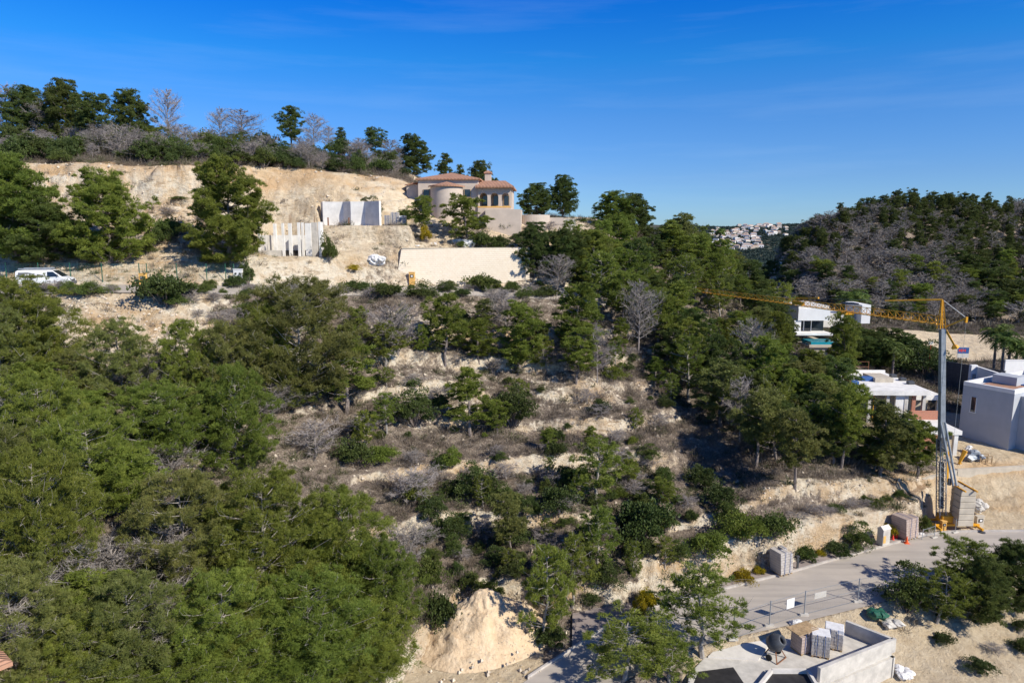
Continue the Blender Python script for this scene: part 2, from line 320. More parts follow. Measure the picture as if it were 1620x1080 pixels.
M['concrete_white'] = simple('pale_concrete', (0.80, 0.78, 0.74), 0.9, 0.12, 1.0, 0.01)
M['concrete_tan'] = simple('tan_concrete', (0.52, 0.46, 0.37), 0.9, 0.12, 1.0, 0.01)
M['block'] = simple('concrete_block', (0.50, 0.46, 0.42), 0.95, 0.2, 9, 0.02)
M['render'] = simple('villa_render', (0.58, 0.485, 0.40), 0.85, 0.07, 1.0, 0.004)
M['white'] = simple('white_plaster', (0.80, 0.79, 0.77), 0.8, 0.05, 0.8, 0.003)
M['white_worn'] = simple('worn_white', (0.70, 0.66, 0.60), 0.8, 0.12, 0.8, 0.003)
M['dark'] = simple('dark_opening', (0.03, 0.028, 0.028), 0.6, 0.3, 2)
M['glass'] = simple('dark_glass', (0.02, 0.028, 0.035), 0.05, 0.1, 2, spec=0.8)
M['steel'] = simple('galvanised_steel', (0.36, 0.39, 0.42), 0.45, 0.15, 3, metal=0.4)
M['steel_dark'] = simple('dark_steel', (0.07, 0.075, 0.085), 0.5, 0.2, 3)
M['crane'] = simple('crane_yellow', (0.78, 0.38, 0.025), 0.45, 0.12, 1.5)
M['ochre'] = simple('ochre_plaster', (0.75, 0.44, 0.13), 0.85, 0.08, 3)
M['green_paint'] = simple('green_paint', (0.02, 0.11, 0.07), 0.5, 0.15, 3)
M['van'] = simple('white_car_paint', (0.80, 0.81, 0.82), 0.25, 0.03, 1, spec=0.6)
M['grey_plastic'] = simple('grey_plastic', (0.12, 0.125, 0.135), 0.6, 0.1, 3)
M['rubber'] = simple('rubber', (0.02, 0.02, 0.02), 0.8, 0.2, 5)
M['bag'] = simple('white_sack', (0.76, 0.75, 0.74), 0.7, 0.12, 3, 0.02)
M['orange'] = simple('cone_orange', (0.85, 0.13, 0.03), 0.5, 0.05, 2)
M['red'] = simple('red_plastic', (0.75, 0.06, 0.04), 0.5, 0.08, 2)
M['wood'] = simple('timber', (0.40, 0.28, 0.16), 0.85, 0.25, 4)
M['rust'] = simple('rusty_steel', (0.26, 0.12, 0.06), 0.85, 0.25, 4)
M['blue'] = simple('blue_tarp', (0.04, 0.12, 0.34), 0.5, 0.15, 2)
M['kerb'] = simple('kerb_stone', (0.50, 0.46, 0.42), 0.9, 0.15, 1.5, 0.01)
M['solar'] = simple('dark_panel', (0.02, 0.025, 0.05), 0.2, 0.1, 2)
def m_tiles(name, a, b_, sx=0.22):
    m, nt, b = new_mat(name); o = objc(nt)
    sp = nt.nodes.new('ShaderNodeTexWave'); sp.wave_type = 'BANDS'; sp.bands_direction = 'X'; sp.inputs['Scale'].default_value = 1.6; nt.links.new(o, sp.inputs[0])
    sp.inputs['Distortion'].default_value = 0.4
    f = noise(nt, 1.1, 5, 0.7, o); c = ramp(nt, f, [(0.3, a), (0.7, b_)])
    f2 = noise(nt, 14, 2, 0.7, o)
    nt.links.new(mixc(nt, math_(nt, 'MULTIPLY', f2, 0.5), c, (0.55, 0.38, 0.27)), b.inputs['Base Color'])
    b.inputs['Roughness'].default_value = 0.9; bump(nt, b, sp.outputs['Fac'], 0.8, 0.08); return m
M['tiles'] = m_tiles('clay_tiles', (0.30, 0.13, 0.075), (0.50, 0.25, 0.15))
def m_brick(name, c1, c2, mort, sx, sy, off=0.5, bm=0.03, mortar=0.02, swap=True):
    m, nt, b = new_mat(name); o = objc(nt); mp = nt.nodes.new('ShaderNodeMapping'); nt.links.new(o, mp.inputs[0])
    if swap: mp.inputs['Rotation'].default_value = (R(90), 0, 0)
    t = nt.nodes.new('ShaderNodeTexBrick'); nt.links.new(mp.outputs[0], t.inputs[0])
    t.inputs['Color1'].default_value = col(c1); t.inputs['Color2'].default_value = col(c2); t.inputs['Mortar'].default_value = col(mort)
    t.inputs['Scale'].default_value = 1.0; t.inputs['Brick Width'].default_value = sx; t.inputs['Row Height'].default_value = sy
    t.inputs['Mortar Size'].default_value = mortar; t.inputs['Bias'].default_value = 0.0
    f = noise(nt, 1.5, 6, 0.75, o)
    nt.links.new(mixc(nt, 0.72, t.outputs[0], ramp(nt, f, [(0.3, c2), (0.7, c1)])), b.inputs['Base Color']); b.inputs['Roughness'].default_value = 0.92
    h = math_(nt, 'ADD', math_(nt, 'MULTIPLY', t.outputs['Fac'], -1.0), math_(nt, 'MULTIPLY', noise(nt, 9, 4, 0.7, o), 1.2))
    bump(nt, b, h, 0.9, bm); return m
M['stone_wall'] = m_brick('stone_masonry', (0.86, 0.76, 0.62), (0.76, 0.64, 0.49), (0.66, 0.56, 0.43), 0.43, 0.25, mortar=0.018)
M['dry_stone'] = m_brick('dry_stone', (0.60, 0.50, 0.38), (0.46, 0.38, 0.29), (0.10, 0.08, 0.06), 0.42, 0.25, mortar=0.04, bm=0.08)
M['brick'] = m_brick('hollow_brick', (0.55, 0.24, 0.15), (0.45, 0.18, 0.11), (0.5, 0.42, 0.36), 0.35, 0.2)
M['blocks'] = m_brick('stacked_blocks', (0.56, 0.52, 0.48), (0.44, 0.40, 0.37), (0.10, 0.09, 0.085), 0.42, 0.22)
M['blocks_pink'] = m_brick('stacked_pink_blocks', (0.55, 0.44, 0.38), (0.44, 0.34, 0.29), (0.12, 0.09, 0.08), 0.42, 0.22)
def m_ground():
    m, nt, b = new_mat('hillside_ground'); P = pos(nt)
    at1 = nt.nodes.new('ShaderNodeAttribute'); at1.attribute_name = 'bare'; bare = at1.outputs['Fac']
    at2 = nt.nodes.new('ShaderNodeAttribute'); at2.attribute_name = 'sand'; sand = at2.outputs['Fac']
    at3 = nt.nodes.new('ShaderNodeAttribute'); at3.attribute_name = 'far'; far = at3.outputs['Fac']
    n1 = noise(nt, 0.22, 6, 0.7, P); n2 = noise(nt, 1.6, 7, 0.75, P); n3 = noise(nt, 9.0, 4, 0.7, P)
    soil = ramp(nt, math_(nt, 'ADD', math_(nt, 'MULTIPLY', n2, 0.6), math_(nt, 'MULTIPLY', n3, 0.4)), [(0.36, (0.13, 0.10, 0.08)), (0.5, (0.27, 0.215, 0.17)), (0.62, (0.50, 0.42, 0.33))])
    rock = ramp(nt, n2, [(0.28, (0.52, 0.39, 0.25)), (0.42, (0.79, 0.66, 0.48)), (0.58, (0.86, 0.77, 0.61)), (0.8, (0.90, 0.84, 0.73))])
    orange = ramp(nt, n3, [(0.3, (0.52, 0.30, 0.12)), (0.7, (0.74, 0.54, 0.32))])
    mpc = nt.nodes.new('ShaderNodeMapping'); mpc.inputs['Scale'].default_value = (0.35, 0.35, 1.6); mpc.inputs['Rotation'].default_value = (0, R(8), 0); nt.links.new(P, mpc.inputs[0])
    ns = noise(nt, 0.9, 8, 0.82, mpc.outputs[0])
    rock = mixc(nt, ramp(nt, ns, [(0.37, (0.9, 0.9, 0.9)), (0.46, (0, 0, 0))]), rock, (0.36, 0.24, 0.14))
    rock = mixc(nt, ramp(nt, ns, [(0.56, (0, 0, 0)), (0.66, (0.5, 0.5, 0.5))]), rock, (0.80, 0.74, 0.64))
    rock = mixc(nt, ramp(nt, n1, [(0.46, (0, 0, 0)), (0.62, (0.75, 0.75, 0.75))]), rock, orange)
    sandc = ramp(nt, n2, [(0.3, (0.64, 0.49, 0.31)), (0.6, (0.80, 0.66, 0.46)), (0.8, (0.84, 0.74, 0.58))])
    vor = nt.nodes.new('ShaderNodeTexVoronoi'); vor.inputs['Scale'].default_value = 3.2; nt.links.new(P, vor.inputs['Vector'])
    peb = ramp(nt, vor.outputs['Distance'], [(0.12, (0.9, 0.9, 0.9)), (0.32, (0, 0, 0))])
    vor2 = nt.nodes.new('ShaderNodeTexVoronoi'); vor2.inputs['Scale'].default_value = 1.3; nt.links.new(P, vor2.inputs['Vector'])
    soil = mixc(nt, math_(nt, 'MULTIPLY', peb, ramp(nt, n1, [(0.4, (0.2, 0.2, 0.2)), (0.6, (1, 1, 1))])), soil, (0.62, 0.53, 0.42))
    br = math_(nt, 'ADD', bare, math_(nt, 'MULTIPLY', math_(nt, 'SUBTRACT', n2, 0.5), 1.3), True)
    br = ramp(nt, br, [(0.35, (0, 0, 0)), (0.6, (1, 1, 1))])
    c = mixc(nt, br, soil, rock); c = mixc(nt, sand, c, sandc)
    at4 = nt.nodes.new('ShaderNodeAttribute'); at4.attribute_name = 'rust'
    c = mixc(nt, math_(nt, 'MULTIPLY', at4.outputs['Fac'], 0.6), c, (0.62, 0.38, 0.18))
    wood = ramp(nt, noise(nt, 0.02, 6, 0.7, P), [(0.35, (0.035, 0.05, 0.03)), (0.6, (0.10, 0.10, 0.075)), (0.75, (0.2, 0.17, 0.14))])
    c = mixc(nt, far, c, wood)
    nt.links.new(c, b.inputs['Base Color']); b.inputs['Roughness'].default_value = 0.95; b.inputs['Specular IOR Level'].default_value = 0.15
    str_ = noise(nt, 1.4, 7, 0.8, P)
    h = math_(nt, 'ADD', math_(nt, 'MULTIPLY', str_, 1.3), math_(nt, 'MULTIPLY', n3, 0.35))
    h = math_(nt, 'ADD', h, math_(nt, 'MULTIPLY', vor2.outputs['Distance'], 0.35)); h = math_(nt, 'ADD', h, math_(nt, 'MULTIPLY', ns, 0.8))
    bump(nt, b, h, 1.0, 0.34); return m
M['ground'] = m_ground()
def m_sand():
    m, nt, b = new_mat('excavated_sand'); o = objc(nt); f = noise(nt, 1.2, 7, 0.75, o)
    v = nt.nodes.new('ShaderNodeTexVoronoi'); v.inputs['Scale'].default_value = 4; nt.links.new(o, v.inputs['Vector'])
    c = ramp(nt, f, [(0.3, (0.54, 0.385, 0.235)), (0.5, (0.68, 0.515, 0.335)), (0.75, (0.77, 0.635, 0.46))])
    nt.links.new(c, b.inputs['Base Color']); b.inputs['Roughness'].default_value = 0.95
    bump(nt, b, math_(nt, 'ADD', f, math_(nt, 'MULTIPLY', v.outputs['Distance'], -0.25)), 0.9, 0.25); return m
M['sand'] = m_sand()
def m_road(name, base, dust):
    m, nt, b = new_mat(name); P = pos(nt)
    mp = nt.nodes.new('ShaderNodeMapping'); nt.links.new(P, mp.inputs[0]); mp.inputs['Rotation'].default_value = (0, 0, R(-24)); mp.inputs['Scale'].default_value = (0.08, 0.9, 1)
    f = noise(nt, 0.5, 5, 0.65, P); f2 = noise(nt, 1.0, 5, 0.6, mp.outputs[0]); f3 = noise(nt, 30, 3, 0.7, P)
    c = mixc(nt, ramp(nt, f, [(0.35, (0.15, 0.15, 0.15)), (0.7, (0.9, 0.9, 0.9))]), base, dust)
    c = mixc(nt, ramp(nt, f2, [(0.42, (0, 0, 0)), (0.7, (0.85, 0.85, 0.85))]), c, [x*0.75 for x in base])
    c = mixc(nt, math_(nt, 'MULTIPLY', f3, 0.25), c, (0.3, 0.27, 0.24))
    nt.links.new(c, b.inputs['Base Color']); b.inputs['Roughness'].default_value = 0.93; bump(nt, b, f3, 0.4, 0.01); return m
M['road'] = m_road('dusty_asphalt', (0.42, 0.375, 0.33), (0.52, 0.46, 0.39))
M['pavement'] = m_road('pavement_tiles', (0.27, 0.22, 0.21), (0.40, 0.34, 0.30))
mw, nt, b = new_mat('pool_water'); nt.links.new(ramp(nt, noise(nt, 1.5, 3, 0.5, objc(nt)), [(0.3, (0.01, 0.22, 0.30)), (0.7, (0.02, 0.30, 0.38))]), b.inputs['Base Color']); b.inputs['Roughness'].default_value = 0.05; M['pool'] = mw
# ------------------------------------------------------------------ ground mesh
tt = np.linspace(-1.12, 1.12, 760)
yy = np.concatenate([np.arange(7, 30, 0.5), np.arange(30, 132, 0.24), np.arange(132, 260, 1.0), np.geomspace(261, 9000, 120)])
TT, YY = np.meshgrid(tt, yy); GX = (TT*YY).ravel(); GY = YY.ravel()
GZ, GG, GT = terrain(GX, GY)
nx, ny = len(tt), len(yy)
idx = np.arange(nx*ny).reshape(ny, nx)
Fq = np.stack([idx[:-1, :-1], idx[:-1, 1:], idx[1:, 1:], idx[1:, :-1]], -1).reshape(-1, 4)
gm = np_mesh('hillside_ground', np.stack([GX, GY, GZ], 1), Fq, M['ground'], smooth=True)
Zg = GZ.reshape(ny, nx); dzdy = np.gradient(Zg, axis=0)/np.maximum(np.gradient(YY, axis=0), 1e-3); dzdx = np.gradient(Zg, axis=1)/np.maximum(np.gradient(TT*YY, axis=1), 1e-3)
steep = np.sqrt(dzdx**2 + dzdy**2).ravel()
GTt = GX/GY
def masks(x, y, g, t, steep, terr):
    t = t + 0.035*fbm(x/4+3, y/4+8, 4); g = g + 0.0*t
    n = fbm(x/5+11, y/5, 4); n2 = fbm(x/18+31, y/18, 3)
    bare = np.clip((steep-0.78)/0.6, 0, 1)*0.9 + 0.2*n
    bare = bare*np.clip(0.75+0.9*n2, 0.3, 1) + 0.22*terr*np.clip(0.6+1.6*n, 0, 1)
    rock = np.zeros_like(x)
    rock = np.maximum(rock, np.where((g > 4.0) & (g < 7.1), np.where(t > t_of(1010, 850), 0.62, 0.05), 0)); rock = np.where((g > 5.75) & (g < 6.6) & (t > t_of(1010, 850)), 0.1, rock)
    rock = np.maximum(rock, np.where((g > 13.0) & (g < 14.05) & (t < t_of(660, 300)), 1.0, 0))
    rock = np.maximum(rock, np.where((g > 11.0) & (g < 13.05) & (t < t_of(960, 380)), 0.62, 0))
    rock = np.maximum(rock, np.where((g > 8.9) & (g < 10.0) & (t > t_of(90, 480)) & (t < t_of(330, 480)), 0.72, 0))
    rock = np.maximum(rock, np.where((g > 8.6) & (g < 10.0) & (t > t_of(620, 480)) & (t < t_of(980, 480)), 0.38, 0))
    rock = np.maximum(rock, np.where((g > 13) & (g < 15.6) & (t > t_of(660, 300)) & (t < t_of(980, 380)), 0.7, 0))
    bare = np.clip(np.maximum(bare, rock + 0.25*n), 0, 1); bare = np.where((g > 6.2) & (g < 9.9) & (t > TU0) & (t < TU1), np.minimum(bare, 0.62+0.35*n), bare)
    bare = np.where((g > 14.05) & (t < t_of(650, 300)), bare*0.25, bare)
    sand = np.zeros_like(x)
    sand = np.maximum(sand, np.where((g > 11.9) & (g < 14.0) & (t > t_of(400, 400)) & (t < t_of(980, 400)), 0.55 + 0.5*n, 0))
    sand = np.maximum(sand, np.where((g > 2.5) & (g < 4.0) & (t < t_of(860, 1000)), 1.0, 0))
    sand = np.maximum(sand, np.where((g < 2.0) & (t > t_of(1080, 1000)), 0.9, 0))
    sand = np.maximum(sand, np.where((g > 2.9) & (g < 9.6) & (t > t_of(1478, 700)), 0.95, 0))
    sand = np.maximum(sand, np.where((g > 13.0) & (g < 15.5) & (t > t_of(1385, 550)), 1.0, 0))
    sand = np.maximum(sand, np.where((g > 7.6) & (g < 10) & (t > t_of(1340, 650)) & (t <= t_of(1478, 700)), 0.5, 0))
    return np.clip(bare, 0, 1), np.clip(sand, 0, 1), np.clip((y-260)/300, 0, 1)
bare, sand, far = masks(GX, GY, GG, GTt, steep, GT)
nzz = fbm(GX/4, GY/4+GZ/2, 3)
rust = np.where((GG > 13.72) & (GG < 14.1) & (GTt < t_of(660, 300)), 0.75 + 1.2*nzz, 0) + np.where((GG > 4.2) & (GG < 7.2) & (GTt > t_of(1330, 800)), 0.25+1.3*nzz, 0)
for nm, arr in (('bare', bare), ('sand', sand), ('far', far), ('rust', np.clip(rust, 0, 1))):
    at_ = gm.attributes.new(nm, 'FLOAT', 'POINT'); at_.data.foreach_set('value', arr.astype(np.float32))
setp(mobj('hillside_ground', gm), kind='structure')
bare2 = bare.reshape(ny, nx); sand2 = sand.reshape(ny, nx)
def bare_at(x, y):
    t = x/y; i = np.clip(np.searchsorted(yy, y), 0, ny-1); j = np.clip(((t-tt[0])/(tt[1]-tt[0])).astype(int), 0, nx-1)
    return bare2[i, j], sand2[i, j]
# ------------------------------------------------------------------ roads
def strip_mesh(name, t0, t1, n, ia, ib, za, zb, mat, skirt=0.0, kind='structure', da=0.0, db=0.0):
    ts = np.linspace(t0, t1, n); ly, lz = lines_at(ts); V = []; Fc = []
    for j, t in enumerate(ts):
        ya, yb = ly[ia, j]+da, ly[ib, j]+db
        A = za if za is not None else lz[ia, j]+0.02; B = zb if zb is not None else lz[ib, j]+0.02
        V += [(t*ya, ya, A), (t*yb, yb, B)]
        if skirt: V += [(t*ya, ya, A-skirt), (t*yb, yb, B-skirt)]
    k = 4 if skirt else 2
    for j in range(n-1):
        a = j*k; b_ = a+k
        Fc.append((a, b_, b_+1, a+1))
        if skirt: Fc += [(a+2, b_+2, b_, a), (a+1, b_+1, b_+3, a+3)]
    o = mobj(name, np_mesh(name, V, Fc, mat)); return setp(o, kind=kind)
strip_mesh('lower_road', t_of(500, 1080)*1.0, 1.0, 90, 2, 3, -27.0, -27.0, M['road'])
strip_mesh('pavement', t_of(905, 1020), t_of(1478, 845), 70, 3, 4, -26.9, -26.9, M['pavement'], skirt=0.3, da=0.22, db=0.3)
strip_mesh('kerb', t_of(835, 1068), t_of(1620, 845), 80, 3, 3, -26.86, -26.86, M['kerb'], skirt=0.3, db=0.22)
strip_mesh('upper_road', -1.1, t_of(1010, 470), 80, 10, 11, None, None, M['road'])
# ------------------------------------------------------------------ foliage templates (shared mesh data)
def nrm(a): return a/np.maximum(np.linalg.norm(a, axis=1, keepdims=True), 1e-6)
def blades(P, D, ln, wd, r, leafy=False):
    n = len(P); D = nrm(D); S = nrm(np.cross(D, r.normal(size=(n, 3))))
    ln = ln*r.uniform(0.7, 1.3, (n, 1)); wd = wd*r.uniform(0.7, 1.3, (n, 1))
    if leafy:
        V = np.stack([P, P + D*ln*0.5 + S*wd*0.5, P + D*ln, P + D*ln*0.5 - S*wd*0.5], 1).reshape(-1, 3)
        return V, np.arange(4*n).reshape(n, 4)
    V = np.stack([P - S*wd*0.5, P + S*wd*0.5, P + D*ln], 1).reshape(-1, 3)
    return V, np.arange(3*n).reshape(n, 3)
def clump_blades(cs, rs, axes, per, fan, ln, wd, r, flat=0.95, leafy=False, up=0.5):
    n = len(cs); ci = np.repeat(np.arange(n), per); m = len(ci)
    q = nrm(r.normal(size=(m, 3))); q[:, 2] = np.where(q[:, 2] < -0.2, -q[:, 2]*0.6, q[:, 2])
    rad = r.uniform(0.35, 1.0, (m, 1))**0.6
    off = q*rad*rs[ci][:, None]; off[:, 2] *= flat
    P = cs[ci] + off; D = nrm(q*0.8 + axes[ci]*0.5 + np.array([0, 0, up*0.8]) + r.normal(size=(m, 3))*0.25)
    P = np.repeat(P, fan, 0); D = np.repeat(D, fan, 0) + r.normal(size=(m*fan, 3))*0.55
    return blades(P, D, ln, wd, r, leafy)
def pine(seed, rad=2.3, cb=0.25, nbr=34, per=70, fan=6, ln=0.2, wd=0.03, top='round', crs=0.55, bend=0.3, H0=6.0, pale=False, flat=0.95, up=0.5, mult=1):
    r = np.random.default_rng(seed); T = MB(); cs = []; rs = []; ax = []
    tr = [Vector((0, 0, -0.5))]; bx, by = r.uniform(-bend, bend, 2)
    for i in range(1, 8):
        f = i/7; tr.append(Vector((bx*math.sin(f*2.6)+r.normal()*0.05, by*f*f+r.normal()*0.05, f*H0*0.93)))
    for i in range(7): T.beam(tr[i], tr[i+1], 0.13*(1-i/8), 6, 0.13*(1-(i+1)/8))
    def tp(f):
        q = min(f*7, 6.999); i = int(q); return tr[i].lerp(tr[i+1], q-i)
    for k in range(nbr):
        q_ = (k+0.5)/nbr; an = k*2.4 + r.normal()*0.35
        zr = q_**0.85; env = dict(round=math.sin(math.pi*(0.13+0.80*zr))**0.65, cone=(1-zr*0.9)**0.7*min(1, 0.45+zr*3), full=min(1, 0.6+zr*1.6)*(1-max(0, zr-0.35)**2*1.9))[top]
        Lb = rad*env*(r.uniform(0.78, 1.1) if k % 3 else r.uniform(0.35, 0.75))
        zc = min(H0*0.96, H0*(cb + (0.96-cb)*zr) + r.normal()*0.22); zb = max(H0*cb*0.75, zc - Lb*r.uniform(0.25, 0.6)); f = min(zb/(H0*0.93), 0.97)
        p0 = tp(f); end = Vector((p0.x+math.cos(an)*Lb, p0.y+math.sin(an)*Lb, zc)); d = (end-p0).normalized()
        mid = p0.lerp(end, 0.55) + Vector((0, 0, -0.08*Lb))
        T.beam(p0, mid, 0.036, 3, 0.024); T.beam(mid, end, 0.022, 3, 0.01)
        nc = 1 + int(Lb > 0.45*rad) + int(Lb > 0.85*rad)
        for c in range(nc):
            q = end.lerp(p0, c*0.27) + Vector(r.normal(size=3)*0.12*(c+0.5)*Lb*0.6)
            if q.z > H0*1.0: q.z = H0
            cs.append(q[:]); rs.append(crs*r.uniform(0.65, 1.3)*(1-0.1*c)); ax.append(d[:])
            if r.uniform() < 0.45: cs.append((q + Vector(r.normal(size=3)*0.35*crs/0.5) + Vector((0, 0, 0.1)))[:]); rs.append(crs*r.uniform(0.5, 0.9)); ax.append(d[:])
            e2 = q + Vector(r.normal(size=3)*0.3) + Vector((0, 0, 0.28))
            T.beam(mid if c else end, q, 0.016, 3, 0.01)
            if pale and r.uniform() < 0.6:
                m1 = q + Vector(r.normal(size=3)*0.2) + d*0.2 + Vector((0, 0, 0.25)); T.beam(q, m1, 0.012, 3, 0.009); T.beam(m1, m1 + Vector(r.normal(size=3)*0.16) + Vector((0, 0, 0.25)), 0.009, 3, 0.004)
    cs.append((tr[-1]+Vector((0, 0, -0.05)))[:]); rs.append(crs*0.8); ax.append((0, 0, 1))
    cs, rs, ax = np.array(cs), np.array(rs), np.array(ax)
    if mult > 1:   # split every clump into upright plumes with gaps between
        ci = np.repeat(np.arange(len(cs)), mult); j = r.normal(size=(len(ci), 3)); j = j/np.linalg.norm(j, axis=1, keepdims=True)*r.uniform(0.35, 1.15, (len(ci), 1)); j[:, 2] *= 0.75
        ncs = cs[ci] + j*rs[ci][:, None]*1.05; ncs[:, 2] = np.minimum(ncs[:, 2], H0); ax = nrm(ax[ci]*0.6 + j*0.6 + np.array([0, 0, 0.35])); cs = ncs; rs = rs[ci]*r.uniform(0.32, 0.62, len(ci)); per = max(6, int(per/mult))
    V, Fc = clump_blades(cs, rs, ax, per, fan, ln, wd, r, flat, up=up)
    V[:, 2] = np.maximum(V[:, 2], 0.05)
    wdt = np.percentile(np.abs(V[:, :2]), 97.5)*2
    mt = bpy.data.meshes.new('trunk'); mt.from_pydata(T.v, [], T.f); mt.materials.append(M['bark_pale' if pale else 'bark'])
    return dict(name='pine_tree', h=float(V[:, 2].max()), w=float(wdt), trunk=mt, V=V, F=Fc)
def with_mat(tp, mname, cname='crown'):
    me = np_mesh(cname, tp['V'], tp['F'], M[mname]); d = dict(tp); d['crown'] = me; return d
def dead(seed, H0=5.0, rad=1.9, n=46, tw=38, dense=1.0, wd=0.02, cb=0.2):
    r = np.random.default_rng(seed); T = MB(); P = []; D = []; bend = r.uniform(-0.4, 0.4, 2)
    pts = [Vector((bend[0]*f*f, bend[1]*f, f*H0-0.3*(f == 0))) for f in np.linspace(0, 1, 7)]
    for i in range(6): T.beam(pts[i], pts[i+1], 0.09*(1-i/6.3), 5, 0.09*(1-(i+1)/6.3))
    Ls = []
    for k in range(n):
        f = cb+(1-cb)*(k+0.5)/n; q = f*6; i = min(5, int(q)); p0 = pts[i].lerp(pts[i+1], q-i)
        an = k*2.4+r.normal()*0.3; Lb = rad*math.sin(math.pi*(0.25+0.72*(f-cb)/(1-cb)))*r.uniform(0.6, 1.15)+0.15
        d = Vector((math.cos(an), math.sin(an), r.uniform(0.15, 0.9))).normalized(); e = p0 + d*Lb
        T.beam(p0, e, 0.028, 3, 0.01)
        for j in range(tw):
            g = r.uniform(0.2, 1.0); b0 = p0.lerp(e, g); dd = d*0.8+Vector(r.normal(size=3)*0.55)+Vector((0, 0, 0.35)); dd.normalize()
            l = Lb*r.uniform(0.18, 0.45); P.append(b0[:]); D.append((dd*l)[:])
            for _ in range(2):
                b1 = b0 + dd*l*r.uniform(0.3, 0.9); d3 = dd*0.7+Vector(r.normal(size=3)*0.6); d3.normalize(); P.append(b1[:]); D.append((d3*l*r.uniform(0.3, 0.6))[:])
    P = np.array(P); D = np.array(D); ln = np.linalg.norm(D, axis=1, keepdims=True); S = nrm(np.cross(D, r.normal(size=D.shape)))*wd*0.5
    V = np.stack([P-S, P+S, P+D], 1).reshape(-1, 3); V[:, 2] = np.maximum(V[:, 2], 0.05)
    mt = bpy.data.meshes.new('trunk'); mt.from_pydata(T.v, [], T.f); mt.materials.append(M['twig'])
    return dict(name='bare_tree', h=float(V[:, 2].max()), w=float(np.percentile(np.abs(V[:, :2]), 97.5)*2), trunk=mt, V=V, F=np.arange(len(V)).reshape(-1, 3))
def bush(seed, rad=1.0, hh=1.0, nc=18, per=95, fan=3, ln=0.09, wd=0.05, crs=0.40, leafy=True):
    r = np.random.default_rng(seed); T = MB(); cs = []
    for k in range(nc):
        an = k*2.4; q = math.sqrt((k+0.5)/nc); z = hh*0.72*math.sqrt(max(0, 1-(q*0.9)**2))*r.uniform(0.6, 1.1)
        cs.append((rad*0.75*q*math.cos(an)+r.normal()*0.06, rad*0.75*q*math.sin(an)+r.normal()*0.06, max(0.2, z)))
        T.beam((0, 0, -0.3), cs[-1], 0.03, 3, 0.01)
    for k in range(nc//2): cs.append((cs[k*2][0]*1.05, cs[k*2][1]*1.05, cs[k*2][2]*0.45+0.1))
    cs = np.array(cs); rs = crs*r.uniform(0.45, 1.35, len(cs))*rad; cs = cs + r.normal(size=cs.shape)*np.array([0.14, 0.14, 0.12])*rad; cs[:, 2] = np.maximum(cs[:, 2], 0.12); rs = rs*np.where(r.uniform(size=len(rs)) < 0.3, 1.35, 0.8)
    V, Fc = clump_blades(cs, rs, nrm(cs), per, fan, ln, wd, r, flat=0.85, leafy=leafy, up=0.3); V[:, 2] = np.maximum(V[:, 2], 0.0)
    mt = bpy.data.meshes.new('stem'); mt.from_pydata(T.v, [], T.f); mt.materials.append(M['bark'])
    return dict(name='bush', h=float(V[:, 2].max()), w=float(np.percentile(np.abs(V[:, :2]), 97.5)*2), trunk=mt, V=V, F=Fc)
K = {}
nearp = [pine(11, 3.9, 0.10, 84, 105, 8, 0.2, 0.023, 'round', 0.72, H0=8.4, pale=True, flat=1.3, up=0.9, mult=4), pine(12, 3.8, 0.08, 88, 100, 8, 0.2, 0.023, 'full', 0.70, H0=8.4, pale=True, flat=1.3, up=0.9, mult=4),
         pine(13, 3.6, 0.14, 78, 105, 8, 0.2, 0.023, 'round', 0.72, bend=0.9, H0=8, pale=True, flat=1.3, up=0.9, mult=4), pine(14, 3.7, 0.06, 88, 95, 8, 0.2, 0.023, 'cone', 0.66, H0=8.4, pale=True, flat=1.3, up=0.9, mult=4)]
K['near'] = [with_mat(p, 'pine') for p in nearp] + [with_mat(p, 'pine_olive') for p in nearp[:2]]
midp = [pine(21, 1.75, 0.28, 36, 60, 5, 0.2, 0.045, 'round', 0.50, flat=1.15, up=0.7, mult=3), pine(22, 1.6, 0.34, 34, 60, 5, 0.2, 0.045, 'round', 0.52, bend=0.7, flat=1.15, up=0.7, mult=3),
        pine(23, 1.7, 0.16, 44, 52, 5, 0.2, 0.045, 'full', 0.46, flat=1.15, up=0.7, mult=3), pine(24, 1.5, 0.22, 38, 52, 5, 0.2, 0.045, 'cone', 0.44, flat=1.15, up=0.7, mult=3), pine(25, 1.9, 0.22, 42, 56, 5, 0.2, 0.045, 'round', 0.48, bend=0.6, flat=1.15, up=0.7, mult=3)]
K['mid'] = [with_mat(p, 'pine') for p in midp] + [with_mat(p, 'pine_olive') for p in midp[1:3]]; K['mid_dark'] = [with_mat(p, 'pine_dark') for p in midp]
layer = [pine(31, 2.5, 0.04, 96, 125, 6, 0.17, 0.03, 'full', 0.56, H0=7, flat=1.15, up=0.75, mult=4), pine(32, 2.4, 0.06, 96, 125, 6, 0.17, 0.03, 'round', 0.56, H0=7, flat=1.15, up=0.75, mult=4), pine(33, 2.5, 0.10, 88, 125, 6, 0.17, 0.03, 'full', 0.58, H0=6.6, flat=1.15, up=0.75, mult=4, bend=0.7)]
K['layer'] = [with_mat(p, 'pine') for p in layer]; K['layer_dark'] = [with_mat(p, 'pine_dark') for p in layer]
sparse = [pine(41, 1.9, 0.22, 34, 55, 5, 0.18, 0.035, 'round', 0.42, pale=True, bend=0.6, flat=1.2, up=0.8, mult=3), pine(42, 1.8, 0.25, 34, 52, 5, 0.18, 0.035, 'full', 0.42, pale=True, flat=1.2, up=0.8, mult=3)]
K['sparse'] = [with_mat(p, 'pine') for p in sparse]
